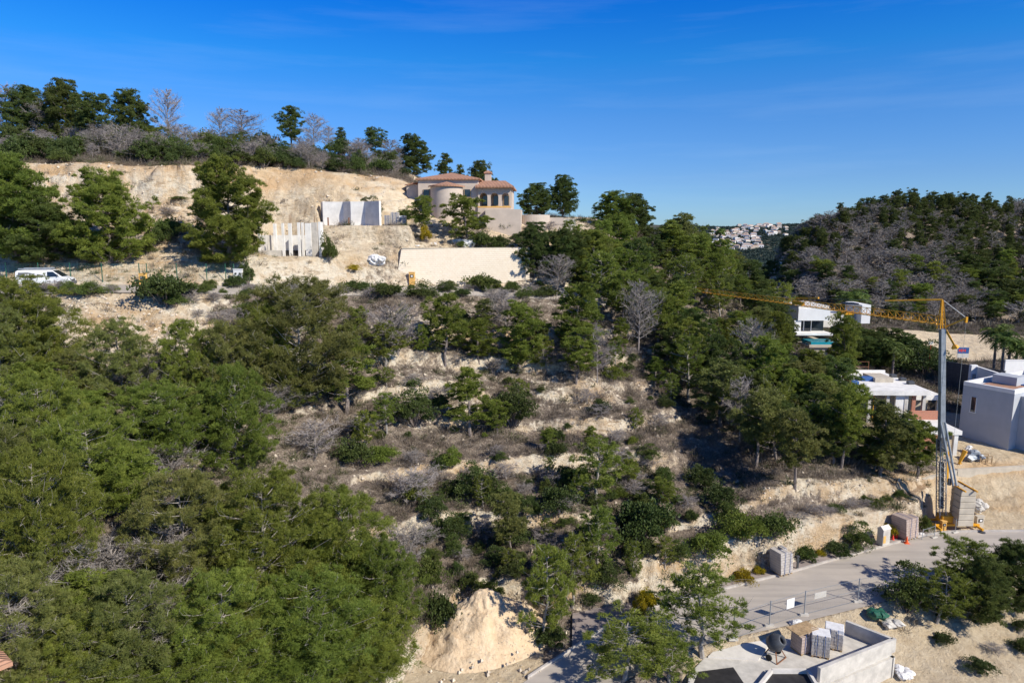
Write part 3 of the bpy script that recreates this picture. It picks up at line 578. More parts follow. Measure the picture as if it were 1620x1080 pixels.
farp = [pine(51, 1.8, 0.15, 24, 26, 4, 0.34, 0.11, 'round', 0.62), pine(52, 1.7, 0.25, 22, 26, 4, 0.34, 0.11, 'round', 0.62), pine(53, 1.6, 0.12, 26, 26, 4, 0.34, 0.11, 'cone', 0.58)]
K['far'] = [with_mat(p, 'pine_dark') for p in farp]; K['far_light'] = [with_mat(p, 'pine') for p in farp]
K['dead'] = [with_mat(dead(s, wd=0.024), 'twig') for s in (61, 62, 63)]
K['dead_bushy'] = [with_mat(dead(s, H0=3.0, rad=1.9, n=40, tw=34, wd=0.026, cb=0.04), 'twig') for s in (64, 65, 66)]
K['dead_far'] = [with_mat(dead(s, H0=4.5, rad=1.9, n=26, tw=22, wd=0.055, cb=0.1), 'twig_far') for s in (67, 68, 69)]
bs = [bush(71), bush(72, 1.0, 1.15), bush(73, 1.1, 0.85)]
K['bush'] = [with_mat(p, 'leaf') for p in bs]; K['bush_dark'] = [with_mat(p, 'leaf_dark') for p in bs]; K['bush_yellow'] = [with_mat(p, 'yellow') for p in bs]
K['bush_green'] = [with_mat(p, 'pine') for p in bs]
bt = [bush(81, 1.0, 1.7, 26, 110, 3, 0.075, 0.04, 0.38), bush(82, 1.0, 2.0, 28, 100, 3, 0.075, 0.04, 0.36)]
K['tallbush'] = [with_mat(p, 'leaf_dark') for p in bt]
K['tallbush_light'] = [with_mat(p, 'leaf') for p in bt]
NPLANT = [0]
def plant(kind, base, h, wd, label, cat, group=None, name=None, rz=None):
    vs_ = K[kind]; tp = vs_[random.randrange(len(vs_))]; NPLANT[0] += 1
    nm = name or ('pine_tree' if tp['name'] == 'pine_tree' else tp['name'])
    o = empty(nm, base, label, cat, group, rz if rz is not None else random.uniform(0, 6.28), (wd/tp['w']*random.uniform(.92, 1.08), wd/tp['w']*random.uniform(.92, 1.08), h/tp['h']))
    if h > 2.5: o.rotation_euler = (random.gauss(0, .035), random.gauss(0, .035), o.rotation_euler.z)
    mobj('stem' if nm.endswith('bush') or nm == 'bush' else 'trunk', tp['trunk'], o); mobj('foliage' if 'bush' in nm else ('twigs' if tp['name'] == 'bare_tree' else 'crown'), tp['crown'], o)
    return o
def T_(u, vb, vt, wpx, kind, label, cat='pine tree', group=None, name=None, y=None):
    b_ = place(u, vb) if y is None else Vector((t_of(u, vb)*y, y, 0))
    if y is not None: b_.z = H(b_.x, b_.y)
    ztop = b_.y*s_of(vt); h = ztop - b_.z
    h = min(max(h, 0.5), 15); return plant(kind, b_, h, wpx*m_px(b_.y, (vb+vt)/2), label, cat, group, name)
def hull_in(poly, u, v):
    c = False; j = len(poly)-1
    for i in range(len(poly)):
        (x1, y1), (x2, y2) = poly[i], poly[j]
        if (y1 > v) != (y2 > v) and u < (x2-x1)*(v-y1)/(y2-y1)+x1: c = not c
        j = i
    return c
KEEP = [(214, 240, 426, 456), (364, 392, 422, 454), (642, 662, 426, 451), (1250, 1306, 484, 560), (1340, 1376, 484, 516), (1345, 1462, 584, 650), (625, 815, 390, 440), (130, 275, 470, 545), (505, 660, 312, 392), (400, 510, 345, 412)]
def blocks(b_, h, wd):
    for (u0, u1, v0, v1) in KEEP:
        s_ = m_px(b_.y, 600); uc = 810 + F*b_.x/b_.y*0.96; ru = wd/2/s_; vt = v_of(b_.z+h, b_.y); vb = v_of(b_.z, b_.y)
        if uc+ru > u0 and uc-ru < u1 and vt < v1 and vb > v0: return True
    return b_.y < 97 and uc+ru > 1096 and uc-ru < 1250 and vt < 478 and vb > 462
def fill(poly, n, dmin, kinds, hr, wr, label, cat, group, name=None, tries=4000, ymin=12, ymax=260):
    pts = []; us = [p[0] for p in poly]; vv = [p[1] for p in poly]; k = 0
    while len(pts) < n and k < tries:
        k += 1; u = random.uniform(min(us), max(us)); v = random.uniform(min(vv), max(vv))
        if not hull_in(poly, u, v): continue
        b_ = place(u, v, ymin, ymax)
        if any((b_.x-q.x)**2+(b_.y-q.y)**2 < dmin**2 for q in pts): continue
        h = random.uniform(*hr); wd = h*random.uniform(*wr)
        if blocks(b_, h, wd): continue
        pts.append(b_); plant(random.choice(kinds), b_, h, wd, label, cat, group, name)
    return pts
def scatter(name, X, Y, sc, tmpl, mat, mats_n=None, kind='stuff', sink=0.05, zs=(0.7, 1.2)):
    Z = terrain(X, Y)[0]; Vs = []; Fs = []; off = 0
    which = rng.integers(0, len(tmpl), len(X))
    for ti, (V, Fc) in enumerate(tmpl):
        m = which == ti; n = int(m.sum())
        if not n: continue
        a = rng.uniform(0, 6.28, n); s = sc[m]; c, q = np.cos(a)*s, np.sin(a)*s
        VX = V[None, :, 0]*c[:, None] - V[None, :, 1]*q[:, None] + X[m][:, None]
        VY = V[None, :, 0]*q[:, None] + V[None, :, 1]*c[:, None] + Y[m][:, None]
        VZ = V[None, :, 2]*(s*rng.uniform(*zs, n))[:, None] + Z[m][:, None] - sink
        Vs.append(np.stack([VX, VY, VZ], -1).reshape(-1, 3))
        Fs.append((Fc[None] + (np.arange(n)*len(V))[:, None, None]).reshape(-1, Fc.shape[1]) + off); off += n*len(V)
    return setp(mobj(name, np_mesh(name, np.concatenate(Vs), np.concatenate(Fs), M[mat] if isinstance(mat, str) else mat)), kind=kind)
# ------------------------------------------------------------------ single trees, each at its own place on the ground
sky_l = [
 (12, 218, 128, 62, 'dead', 'pale bare tree at the left end of the skyline ridge'),
 (48, 225, 133, 66, 'layer_dark', 'dark pine at the left end of the skyline row, beside the pale bare tree'),
 (74, 230, 152, 46, 'dead', 'pale bare tree standing in front of the skyline pines'),
 (108, 228, 122, 66, 'layer_dark', 'tallest dark pine of the skyline group at the left'),
 (150, 235, 142, 62, 'mid_dark', 'bushy dark pine between the tallest skyline pine and its right neighbour'),
 (203, 232, 138, 60, 'layer_dark', 'dark pine at the right end of the left skyline group'),
 (190, 250, 188, 52, 'dead_bushy', 'pale spreading bare tree below the left skyline pines'),
 (264, 215, 138, 44, 'dead', 'tall thin bare tree alone against the sky right of the pine group'),
 (348, 222, 168, 30, 'dead', 'narrow bare tree against the sky above the big dark pine'),
 (384, 222, 170, 54, 'dead', 'broad bare tree against the sky above the quarry face'),
 (461, 222, 167, 42, 'mid_dark', 'round dark pine alone on the ridge left of a bare tree'),
 (495, 225, 177, 36, 'dead', 'bare tree just right of the round pine on the ridge'),
 (520, 232, 197, 24, 'dead', 'small bare tree on the ridge beside a thin pine'),
 (539, 235, 200, 18, 'mid_dark', 'thin small pine on the ridge among bare trees'),
 (594, 252, 198, 34, 'mid_dark', 'slender dark pine on the ridge above the pale cliff'),
 (620, 260, 218, 42, 'dead', 'bare tree between the slender pine and the round pine above the villa'),
 (655, 270, 211, 54, 'layer_dark', 'large round dark pine at the right end of the quarry brow'),
 (704, 276, 240, 32, 'mid_dark', 'dark pine rising behind the left end of the villa roof'),
 (728, 280, 258, 20, 'mid_dark', 'smallest dark pine peeping over the villa roof'),
 (757, 282, 252, 44, 'layer_dark', 'dark pine behind the villa chimney')]
for (u, vb, vt, wd, k, lb) in sky_l:
    yy_ = 124 if 690 < u < 780 else None
    T_(u, vb, vt, wd, k, lb, 'bare tree' if k.startswith('dead') else 'pine tree', y=yy_)
T_(850, 335, 288, 50, 'layer_dark', 'rounded dark pine on the ridge right of the villa', y=118)
T_(890, 338, 275, 44, 'layer_dark', 'tall dark pine on the ridge beyond the low terrace wall', y=118)
T_(968, 368, 300, 60, 'layer', 'large sunlit pine on the ridge above the dense wood', y=112)
T_(1000, 372, 304, 56, 'layer_dark', 'dark pine touching the large sunlit pine above the wood', y=114)
for (u, vb, vt, wd, k, lb) in [
 (30, 416, 238, 120, 'layer', 'big full pine at the left edge above the parked van'),
 (68, 416, 300, 100, 'layer_dark', 'dark layered pine rising directly behind the parked van'),
 (178, 416, 262, 108, 'layer', 'layered pine standing alone in front of the rubble slope'),
 (362, 416, 243, 122, 'layer', 'tallest full pine left of the concrete posts'),
 (587, 350, 308, 36, 'tallbush_light', 'small round green tree in front of the pale concrete wall'),
 (668, 378, 306, 42, 'mid', 'small young pine before the round tower of the villa'),
 (742, 390, 302, 66, 'mid', 'loose pine standing before the villa porch'),
 (846, 440, 348, 62, 'layer_dark', 'dark pine at the right end of the stone retaining wall'),
 (896, 440, 358, 68, 'layer_dark', 'second dark pine right of the stone retaining wall'),
 (940, 445, 362, 66, 'layer', 'pine at the left edge of the dense wood below the ridge')]:
    T_(u, vb, vt, wd, k, lb, 'pine tree' if 'pine' in lb else 'tree')
slope_l = [
 (45, 610, 430, 170, 'near', 'broad pine just below the parked van'), (120, 640, 548, 90, 'near', 'pine below the left end of the pale scree'),
 (5, 640, 470, 120, 'near', 'pine cut by the left edge below the van road'),
 (195, 640, 498, 110, 'near', 'loose-topped pine in front of the pale scree'), (305, 650, 500, 105, 'near', 'pine right of the pale scree'),
 (365, 660, 500, 130, 'near', 'pine between the scree and the big round pine'), (255, 735, 600, 180, 'near', 'layered pine in the middle of the left slope'),
 (375, 745, 570, 160, 'near', 'pine with a drooping pale limb below the big round pine'), (470, 640, 428, 180, 'near', 'biggest round pine below the concrete posts'),
 (548, 655, 510, 90, 'mid', 'tall slim pine right of the biggest round pine'), (420, 640, 470, 100, 'near', 'left flank pine of the biggest round pine'),
 (70, 760, 580, 170, 'near', 'pine in the middle of the left edge'), (150, 830, 640, 170, 'near', 'pine above the pale sandy gap'),
 (15, 820, 660, 150, 'near', 'pine at the left edge above the lower wood'), (60, 950, 700, 210, 'near', 'tall pine left of the pale sandy gap'),
 (300, 930, 730, 190, 'near', 'pine right of the pale sandy gap'), (420, 960, 735, 240, 'near', 'widest pine in the lower left wood'),
 (540, 960, 770, 220, 'near', 'bright pine on the right flank of the lower left wood'), (610, 1010, 850, 150, 'near', 'pine left of the sand heap'),
 (30, 1120, 880, 210, 'near', 'pine at the bottom left near the tiled roof corner'), (220, 1090, 900, 200, 'near', 'pine below the pale sandy gap'),
 (350, 1120, 900, 220, 'near', 'pine in the centre of the lower left wood'), (490, 1120, 900, 230, 'near', 'pine in the lower wood beside the sand heap edge'),
 (600, 1130, 940, 160, 'near', 'lowest pine left of the sand heap'), (130, 1180, 960, 210, 'near', 'pine at the bottom edge right of the roof corner'),
 (290, 1200, 1000, 220, 'near', 'pine at the bottom edge below the wood centre'), (430, 1210, 1010, 220, 'near', 'bottom edge pine left of the lowest pine'),
 (560, 1220, 1020, 180, 'near', 'bottom edge pine nearest the sand heap')]
for (u, vb, vt, wd, k, lb) in slope_l: T_(u, min(vb, 1080), vt, wd*(0.92 if vt < 500 else 0.80), k, lb)
mids = [
 (609, 580, 505, 62, 'sparse', 'loose pine left of the white bare bush on the upper slope'), (705, 577, 462, 78, 'mid', 'pine under the yellow meter box on the upper slope'),
 (758, 572, 500, 66, 'mid', 'small pine between two taller ones on the upper slope'), (820, 588, 472, 84, 'mid', 'pine with pale foot on the upper slope left of centre'),
 (908, 560, 440, 84, 'mid', 'tall pine with bare grey limbs at the head of the slope'), (912, 607, 515, 66, 'mid', 'small pine in front of the tall grey limbed pine'),
 (745, 690, 578, 66, 'mid', 'solitary pine casting its shadow on the middle terrace'), (940, 795, 688, 82, 'sparse', 'loose young pine on the lower terrace'),
 (810, 885, 775, 66, 'mid', 'slim pine with a pale trunk on the lower slope'), (855, 1020, 858, 88, 'sparse', 'tall pine with a pale trunk right of the sand heap'),
 (905, 960, 838, 62, 'sparse', 'pine behind the tall one right of the sand heap'), (945, 900, 800, 70, 'sparse', 'broad pine above the road cutting'),
 (1072, 590, 500, 70, 'mid', 'pine at the edge of the deep tree shadow'), (1112, 1040, 895, 125, 'sparse', 'open crowned pine leaning over the road edge'),
 (985, 1078, 985, 150, 'sparse', 'low pine hiding the road at the bottom edge'), (1060, 1080, 1000, 90, 'sparse', 'small pine at the bottom edge by the building site'),
 (1435, 965, 885, 66, 'tallbush_light', 'loose bushy tree across the road from the block pallets'), (1515, 960, 850, 90, 'sparse', 'dense tree on the near verge at the right'),
 (1480, 985, 895, 80, 'sparse', 'tree before the dense tree on the near verge'), (1545, 985, 880, 80, 'layer_dark', 'dark tree on the right verge above the sandy bank'),
 (1590, 960, 850, 80, 'layer_dark', 'dark tree at the right edge of the near verge'),
 (1450, 755, 662, 70, 'mid', 'pine at the foot of the unfinished house'), (1390, 750, 628, 82, 'mid', 'pine in front of the unfinished house'),
 (1258, 775, 640, 90, 'mid', 'tall pine on the cutting brow with its trunk showing'), (1330, 740, 600, 80, 'mid', 'pine left of the unfinished house'),
 (1195, 740, 610, 90, 'mid', 'pine at the right end of the deep shadow'), (1282, 620, 548, 60, 'mid', 'pine below the swimming pool'), (1336, 600, 490, 50, 'mid', 'pine right of the white modern house')]
for (u, vb, vt, wd, k, lb) in mids: T_(u, vb, vt, wd*(.88 if vt > 400 and k == 'mid' else 1), k, lb)
for (u, vb, vt, wd, k, lb) in [
 (630, 560, 470, 80, 'dead_bushy', 'pale bare bushy tree below the stone retaining wall'), (500, 720, 655, 80, 'dead_bushy', 'pale bare bush below the biggest round pine'),
 (975, 460, 415, 40, 'dead', 'pale bare tree in the wood beside the retaining wall'), (1010, 560, 440, 60, 'dead', 'tall forked bare tree at the edge of the wood'),
 (880, 470, 400, 50, 'dead', 'bare tree before the right end of the stone wall'), (650, 790, 735, 80, 'dead_bushy', 'bare bush on the lowest pale terrace'),
 (1190, 620, 500, 60, 'dead', 'bare tree below the crane jib'), (1170, 700, 590, 50, 'dead', 'bare leaning tree in the lower wood'), (945, 605, 510, 46, 'dead', 'small bare tree beside the small pine'),
 (800, 520, 450, 60, 'dead_bushy', 'grey bare bush at the top of the upper slope'), (15, 720, 600, 60, 'dead', 'bare branches among pines at the left edge below the van')]:
    T_(u, vb, vt, wd, k, lb, 'bare tree')
for (u, vb, vt, wd, k, lb) in [
 (656, 672, 597, 64, 'tallbush', 'tall dark green shrub left of the solitary pine'), (812, 672, 608, 62, 'tallbush', 'tall dark green shrub right of the solitary pine'),
 (562, 732, 686, 54, 'bush_dark', 'round dark bush on the pale terrace at left'), (713, 738, 700, 36, 'bush_green', 'bright green bush on the second terrace'),
 (750, 792, 728, 60, 'tallbush', 'bluish dark shrub below the second terrace'), (1015, 850, 785, 92, 'bush_dark', 'big dark bush above the road cutting'),
 (882, 810, 765, 60, 'bush_dark', 'dark bush beside the slim pale trunk'), (950, 655, 628, 30, 'bush_dark', 'small dark bush on the middle slope'),
 (263, 478, 425, 88, 'bush_dark', 'large dark bush on the road edge right of the ochre box'), (372, 455, 432, 34, 'bush_dark', 'dark bush in front of the white meter cabinet'),
 (391, 452, 412, 24, 'tallbush', 'narrow dark bush right of the white meter cabinet'), (248, 388, 355, 40, 'bush_dark', 'dark bush on the rubble slope between the pines'),
 (268, 375, 338, 40, 'bush', 'olive bush on the rubble slope below the pale ledge'), (283, 322, 312, 30, 'bush', 'low green bush on the pale ledge'),
 (610, 470, 442, 50, 'bush_dark', 'dark bush at the foot of the wall left of the yellow meter box'), (665, 470, 440, 48, 'bush_dark', 'dark bush below the yellow meter box'),
 (706, 462, 441, 30, 'bush_dark', 'small round bush below the middle of the stone wall'), (765, 458, 430, 50, 'bush', 'loose bush before the right half of the stone wall'),
 (555, 462, 440, 34, 'bush_dark', 'dark bush at the left of the sandy bank'), (560, 430, 417, 20, 'bush_yellow', 'yellow flowering bush on the sandy bank'),
 (765, 395, 362, 36, 'bush', 'green bush behind the stone wall top'), (790, 398, 370, 34, 'bush_dark', 'dark bush behind the right part of the wall top'),
 (640, 352, 326, 20, 'bush', 'bush at the left corner of the villa'), (675, 384, 352, 20, 'bush_yellow', 'yellowish bush under the villa tower'),
 (730, 392, 380, 16, 'bush', 'small bush among the white sacks'),
 (1355, 868, 820, 42, 'tallbush_light', 'bright bushy tree between the two block pallets'), (1275, 888, 860, 32, 'bush', 'bush right of the first block pallet on the pavement'),
 (1325, 878, 856, 44, 'bush_dark', 'low dark bush along the pavement'), (1298, 880, 868, 18, 'bush_yellow', 'yellow bush between the pavement bushes'),
 (1405, 850, 826, 24, 'bush_yellow', 'yellow bush behind the meter pillar'), (1175, 920, 900, 34, 'bush_yellow', 'yellow bush at the cutting foot left of the first pallet'),
 (1200, 908, 893, 20, 'bush_yellow', 'small yellow bush beside the first pallet'), (1025, 962, 928, 34, 'bush_yellow', 'brightest yellow bush by the pavement start'),
 (1010, 975, 935, 24, 'bush_yellow', 'yellow bush lowest beside the road bend'), (1462, 842, 815, 24, 'bush', 'thin bush behind the barrier legs'),
 (1110, 770, 735, 50, 'bush_dark', 'dark bush on the slope above the cutting'), (1140, 800, 765, 56, 'bush_dark', 'second dark bush above the cutting'),
 (1175, 850, 800, 60, 'bush_green', 'bright green shrub above the lower cutting'), (1225, 845, 810, 60, 'bush', 'green shrub on the cutting brow'),
 (1120, 880, 840, 70, 'bush_green', 'bright green shrub above the pale cutting face'), (1150, 830, 790, 40, 'bush', 'shrub in the middle of the cutting slope'),
 (700, 1000, 930, 60, 'bush_dark', 'dark bush left behind the sand heap'), (740, 935, 905, 44, 'bush', 'dark green bush above the sand heap'), (870, 1020, 985, 50, 'bush_dark', 'dark bush at the foot of the pale trunk'),
 (1000, 885, 850, 30, 'bush', 'thin bush below the big dark bush'), (715, 850, 810, 30, 'bush', 'narrow green bush on the lower slope')]:
    T_(u, vb, vt, wd, k, lb, 'bush', name='flowering_bush' if 'yellow' in k else None)
# dense wood on the shoulder below the ridge
fill([(850, 462), (880, 425), (960, 400), (1060, 402), (1130, 425), (1230, 500), (1250, 560), (1240, 640), (1310, 690), (1300, 740), (1190, 735), (1130, 680), (1060, 610), (985, 520), (900, 470)],
     84, 2.7, ['mid', 'mid', 'mid_dark', 'sparse'], (4.6, 8.0), (0.52, 0.76), 'green pine packed among others in the dense wood below the ridge', 'pine tree', 'pines of the dense wood below the ridge')
fill([(1230, 560), (1330, 545), (1345, 590), (1335, 690), (1440, 715), (1440, 745), (1300, 745), (1240, 640)],
     24, 3.0, ['mid', 'mid', 'mid_dark'], (4.2, 7.0), (0.52, 0.75), 'green pine in the belt left of the unfinished house', 'pine tree', 'pines left of the unfinished house')
fill([(1360, 525), (1385, 515), (1400, 560), (1445, 575), (1470, 580), (1465, 600), (1360, 590)],
     12, 2.5, ['mid_dark', 'layer_dark'], (3.5, 5.5), (0.7, 1.0), 'dark garden tree behind the unfinished house', 'tree', 'garden trees behind the unfinished house', name='garden_tree')
T_(1463, 592, 535, 70, 'tallbush', 'big olive green tree left of the crane mast', 'tree', name='garden_tree')
# scrub trees on the left slope between the single pines
fill([(0, 560), (120, 500), (330, 470), (600, 470), (600, 640), (440, 700), (420, 760), (620, 800), (660, 940), (640, 1075), (0, 1075)],
     12, 3.6, ['near', 'mid'], (3.2, 5.0), (0.8, 1.0), 'smaller pine filling gaps between the large ones on the left slope', 'pine tree', 'smaller pines on the left slope')
fill([(0, 560), (120, 500), (330, 500), (600, 490), (600, 640), (440, 700), (420, 760), (620, 800), (660, 940), (640, 1075), (0, 1075)],
     34, 2.2, ['dead_bushy', 'dead', 'dead_bushy'], (2.2, 4.4), (0.7, 1.2), 'grey leafless tree standing in a gap of the left slope wood', 'bare tree', 'leafless trees in the left slope wood')
fill([(640, 800), (760, 770), (1010, 760), (1100, 830), (1080, 900), (960, 925), (900, 1000), (720, 930), (660, 930)], 44, 1.5, ['bush', 'bush_dark', 'tallbush_light', 'tallbush'], (0.9, 2.3), (0.8, 1.3),
     'leafy bush in the thicket above the sand heap and the road', 'bush', 'bushes of the lower thicket', name='thicket_bush')
fill([(660, 780), (1000, 740), (1090, 820), (1060, 900), (900, 960), (720, 920)], 10, 2.6, ['sparse', 'sparse', 'mid'], (2.0, 3.4), (0.5, 0.72),
     'young pine in the thicket above the sand heap and the road', 'pine tree', 'young pines of the lower thicket')
fill([(560, 500), (960, 520), (1080, 640), (1050, 740), (700, 760), (560, 740)], 22, 2.4, ['sparse', 'mid'], (2.0, 4.2), (0.5, 0.72),
     'young pine scattered on the terraced slope', 'pine tree', 'young pines on the terraces')
fill([(420, 458), (860, 454), (900, 462), (860, 474), (420, 474)], 34, 1.1, ['bush', 'bush_dark', 'dead_bushy'], (0.9, 1.7), (1.1, 1.7),
     'roadside bush on the edge below the stone retaining wall', 'bush', 'roadside bushes below the stone wall', name='roadside_bush')
fill([(1240, 818), (1420, 782), (1430, 792), (1250, 828)], 16, 1.0, ['dead_bushy', 'bush'], (0.5, 1.0), (1.3, 2.0),
     'low grey bush on the ledge of the road cutting', 'bush', 'low bushes on the cutting ledge', name='ledge_bush')
fill([(1440, 985), (1600, 960), (1620, 1000), (1620, 1075), (1540, 1060)], 9, 2.2, ['dead_bushy', 'bush', 'bush_dark'], (0.5, 1.2), (1.1, 1.7),
     'low bush on the sandy bank at the bottom right', 'bush', 'low bushes on the bottom right bank', name='sandbank_bush')
fill([(110, 458), (400, 458), (400, 472), (110, 472)], 20, 1.3, ['bush', 'dead_bushy', 'dead_bushy', 'bush_green'], (0.6, 1.3), (1.1, 1.7),
     'small bush on the road edge below the green fence', 'bush', 'small bushes on the upper road edge', name='verge_bush')
T_(521, 414, 362, 24, 'bush', 'brownish creeping bush hanging between the bare posts and the ledge', 'bush')
# ridge above the quarry
fill([(0, 255), (0, 222), (300, 228), (620, 250), (650, 280), (400, 262), (200, 258)], 75, 1.4, ['dead_bushy', 'dead_bushy', 'dead', 'dead'], (1.6, 3.8), (0.6, 1.15),
     'grey leafless bushy tree on the ridge above the pale quarry face', 'bare tree', 'leafless bushes on the quarry ridge')
fill([(0, 258), (0, 222), (300, 230), (620, 252), (650, 282), (400, 264), (200, 260)], 95, 1.2, ['bush', 'bush_dark', 'tallbush', 'sparse'], (1.2, 3.4), (0.8, 1.5),
     'dark green shrub on the ridge above the pale quarry face', 'bush', 'green shrubs on the quarry ridge', name='ridge_bush')
fill([(560, 480), (960, 500), (1090, 640), (1100, 830), (960, 900), (700, 960), (650, 800), (560, 740)], 60, 1.6, ['bush', 'bush_dark', 'bush_green', 'tallbush_light'], (0.5, 1.7), (0.9, 1.5),
     'low green bush on the terraced slope', 'bush', 'low green bushes on the terraced slope')
fill([(560, 480), (960, 500), (1090, 640), (1100, 830), (960, 900), (700, 960), (650, 800), (560, 740)], 50, 1.8, ['dead_bushy'], (0.9, 1.9), (1.1, 1.6),
     'grey leafless bush on the terraced slope', 'bare bush', 'leafless bushes on the terraced slope', name='bare_bush')
fill([(60, 460), (230, 478), (400, 465), (390, 500), (330, 520), (90, 500)], 16, 1.6, ['dead_bushy', 'bush'], (0.8, 1.6), (1.1, 1.7),
     'scrubby bush on the bank under the upper road', 'bush', 'scrubby bushes under the upper road', name='bank_bush')
fill([(110, 420), (330, 420), (330, 340), (220, 330)], 12, 1.8, ['dead_bushy', 'bush'], (0.7, 1.4), (1.1, 1.7),
     'small shrub on the rubble slope behind the green fence', 'bush', 'small shrubs on the rubble slope', name='rubble_bush')
fill([(690, 370), (980, 395), (960, 350), (800, 356)], 16, 1.8, ['dead_bushy', 'bush', 'bush_dark'], (0.7, 1.6), (1.1, 1.7),
     'small shrub on the pale slope below the villa terrace', 'bush', 'small shrubs below the villa terrace', name='terrace_bush')
# far hill on the right
def hillfill(n, nsolo, dmin, kinds, hr, wr, label, cat, group, dens, rest):
    pts = []; k = 0
    while len(pts) < n and k < 20000:
        k += 1; Y0 = math.sqrt(random.uniform(138**2, 212**2)); t = random.uniform(t_of(1150, 450), t_of(1680, 450)); x = t*Y0
        if random.random() > dens(x, Y0): continue
        if any((x-q[0])**2+(Y0-q[1])**2 < dmin**2 for q in pts): continue
        pts.append((x, Y0))
    pts.sort(key=lambda p: (p[0]/p[1] < t_of(1225, 450) or p[0]/p[1] > t_of(1625, 450), p[1]))
    for x, Y0 in pts[:nsolo]:
        h = random.uniform(*hr); plant(random.choice(kinds), Vector((x, Y0, H(x, Y0))), h, h*random.uniform(*wr), label, cat, group)
    if len(pts) > nsolo:
        A = np.array(pts[nsolo:]); tp = K[kinds[0]]; X, Y = A[:, 0], A[:, 1]; tm = []
        for q in tp:
            V = q['V'].copy(); V[:, :2] /= q['h']; V[:, 2] /= q['h']; tm.append((V, q['F']))
        scatter(rest, X, Y, np.array([random.uniform(*hr) for _ in X]), tm, q['crown'].materials[0], zs=(0.9, 1.1), sink=0.1)
nz = lambda x, y: float(fbm(np.array([x/22.0]), np.array([y/22.0+50]), 3)[0])
near_pines = sum(1 for o in bpy.data.objects if o.name.startswith('pine_tree')); near_bare = sum(1 for o in bpy.data.objects if o.name.startswith('bare_tree'))
hillfill(440, 298-near_pines, 2.4, ['far', 'far_light'], (2.8, 5.6), (0.65, 1.0), 'dark green pine on the lower slope of the far hill at the right', 'pine tree', 'pines on the far hill',
         lambda x, y: min(1, max(0.12, 0.42 + 1.6*nz(x, y) + (0.6 if y > 178 else 0))), 'far_pine_wood')
hillfill(300, 290-near_bare, 2.0, ['dead_far'], (2.6, 5.2), (0.8, 1.2), 'grey leafless tree on the far hill at the right', 'bare tree', 'leafless trees on the far hill',
         lambda x, y: min(1, max(0.08, 0.55 - 1.6*nz(x, y) - (0.35 if y > 192 else 0))), 'far_leafless_wood')
# ------------------------------------------------------------------ ground cover that nobody could count
def tuft_t(seed, n, ln, wd, flat=0.6, leafy=False):
    r = np.random.default_rng(seed); q = nrm(r.normal(size=(n, 3))); q[:, 2] = np.abs(q[:, 2])
    P = q*r.uniform(0.05, 0.85, (n, 1)); P[:, 2] *= flat; D = q + np.array([0, 0, 0.7]) + r.normal(size=(n, 3))*0.5
    return blades(P, D, ln, wd, r, leafy)
def rock_t(seed):
    r = np.random.default_rng(seed); V = np.array([(1, 0, 0), (-1, 0, 0), (0, 1, 0), (0, -1, 0), (0, 0, 0.9), (0, 0, -0.7), (0.6, 0.6, 0.5), (-0.6, 0.5, 0.45)], float)
    V *= r.uniform(0.65, 1.25, V.shape)
    Fc = np.array([(0, 6, 4), (6, 2, 4), (2, 7, 4), (7, 1, 4), (1, 3, 4), (3, 0, 4), (6, 0, 5), (2, 6, 5), (7, 2, 5), (1, 7, 5), (3, 1, 5), (0, 3, 5)]); return V, Fc
def sample_ground(n, y0, y1, keep, t0=-0.95, t1=0.95):
    Y = np.sqrt(rng.uniform(y0**2, y1**2, n)); t = rng.uniform(t0, t1, n); X = t*Y
    g = terrain(X, Y)[1]; b1, s1 = bare_at(X, Y); ly, lz = lines_at(t)
    road = ((Y > ly[2]-0.8) & (Y < ly[4]+0.2)) | ((t < t_of(1010, 470)) & (Y > ly[10]-0.3) & (Y < ly[11]+0.3))
    road |= (g < 4) & (t > t_of(560, 1080)) & (t < t_of(1075, 1000)); road |= (g < 2) & (t > t_of(1075, 1000)) & (rng.uniform(size=n) > 0.12)
    road |= (g > 4) & (t > t_of(1478, 700)) & (g < 9.6)
    patch = fbm(X/6+70, Y/6, 3)
    p = keep(b1, s1, g, t, patch); m = (rng.uniform(size=n) < p) & ~road
    return X[m], Y[m]
dry = [tuft_t(90+i, 110, 0.40, 0.030, 0.8) for i in range(4)]
X, Y = sample_ground(64000, 28, 138, lambda b, s, g, t, p: np.clip(1.0-1.1*b, 0.12, 1)*np.clip(1-s, 0.0, 1)*np.clip(0.7+1.3*p, 0.08, 1))
scatter('dry_scrub', X, Y, 0.3+0.95*rng.uniform(0, 1, len(X))**1.7, dry, 'scrub_dry')
grn = [tuft_t(95+i, 130, 0.24, 0.06, 0.8) for i in range(4)]
X, Y = sample_ground(38000, 28, 138, lambda b, s, g, t, p: np.clip(0.95-1.1*b, 0.06, 1)*np.clip(1-s, 0.0, 1)*np.clip(0.62-1.2*p, 0.1, 1))
scatter('green_scrub', X, Y, 0.25+0.8*rng.uniform(0, 1, len(X))**2, grn, 'scrub_green')
X, Y = sample_ground(75000, 28, 125, lambda b, s, g, t, p: np.clip(np.clip(0.06+0.6*b, 0, 0.55)*np.clip(1-0.8*s, 0.0, 1)*np.clip(0.5+1.0*p, 0.05, 1) + 0.5*b*((g > 6.2) & (g < 9.9)) + 0.55*((g > 12) & (g < 13.2) & (t < t_of(345, 350)) & (t > t_of(40, 350))) + 0.6*((g > 8.7) & (g < 10) & (t > t_of(110, 500)) & (t < t_of(300, 500))), 0, 1))
M['rock'] = simple('limestone_rubble', (0.62, 0.53, 0.42), 0.95, 0.25, 0.6)
scatter('limestone_rubble', X, Y, rng.uniform(0.03, 0.09, len(X))*np.exp(rng.uniform(0, 1.25, len(X))), [rock_t(s) for s in range(6)], 'rock', sink=0.02)
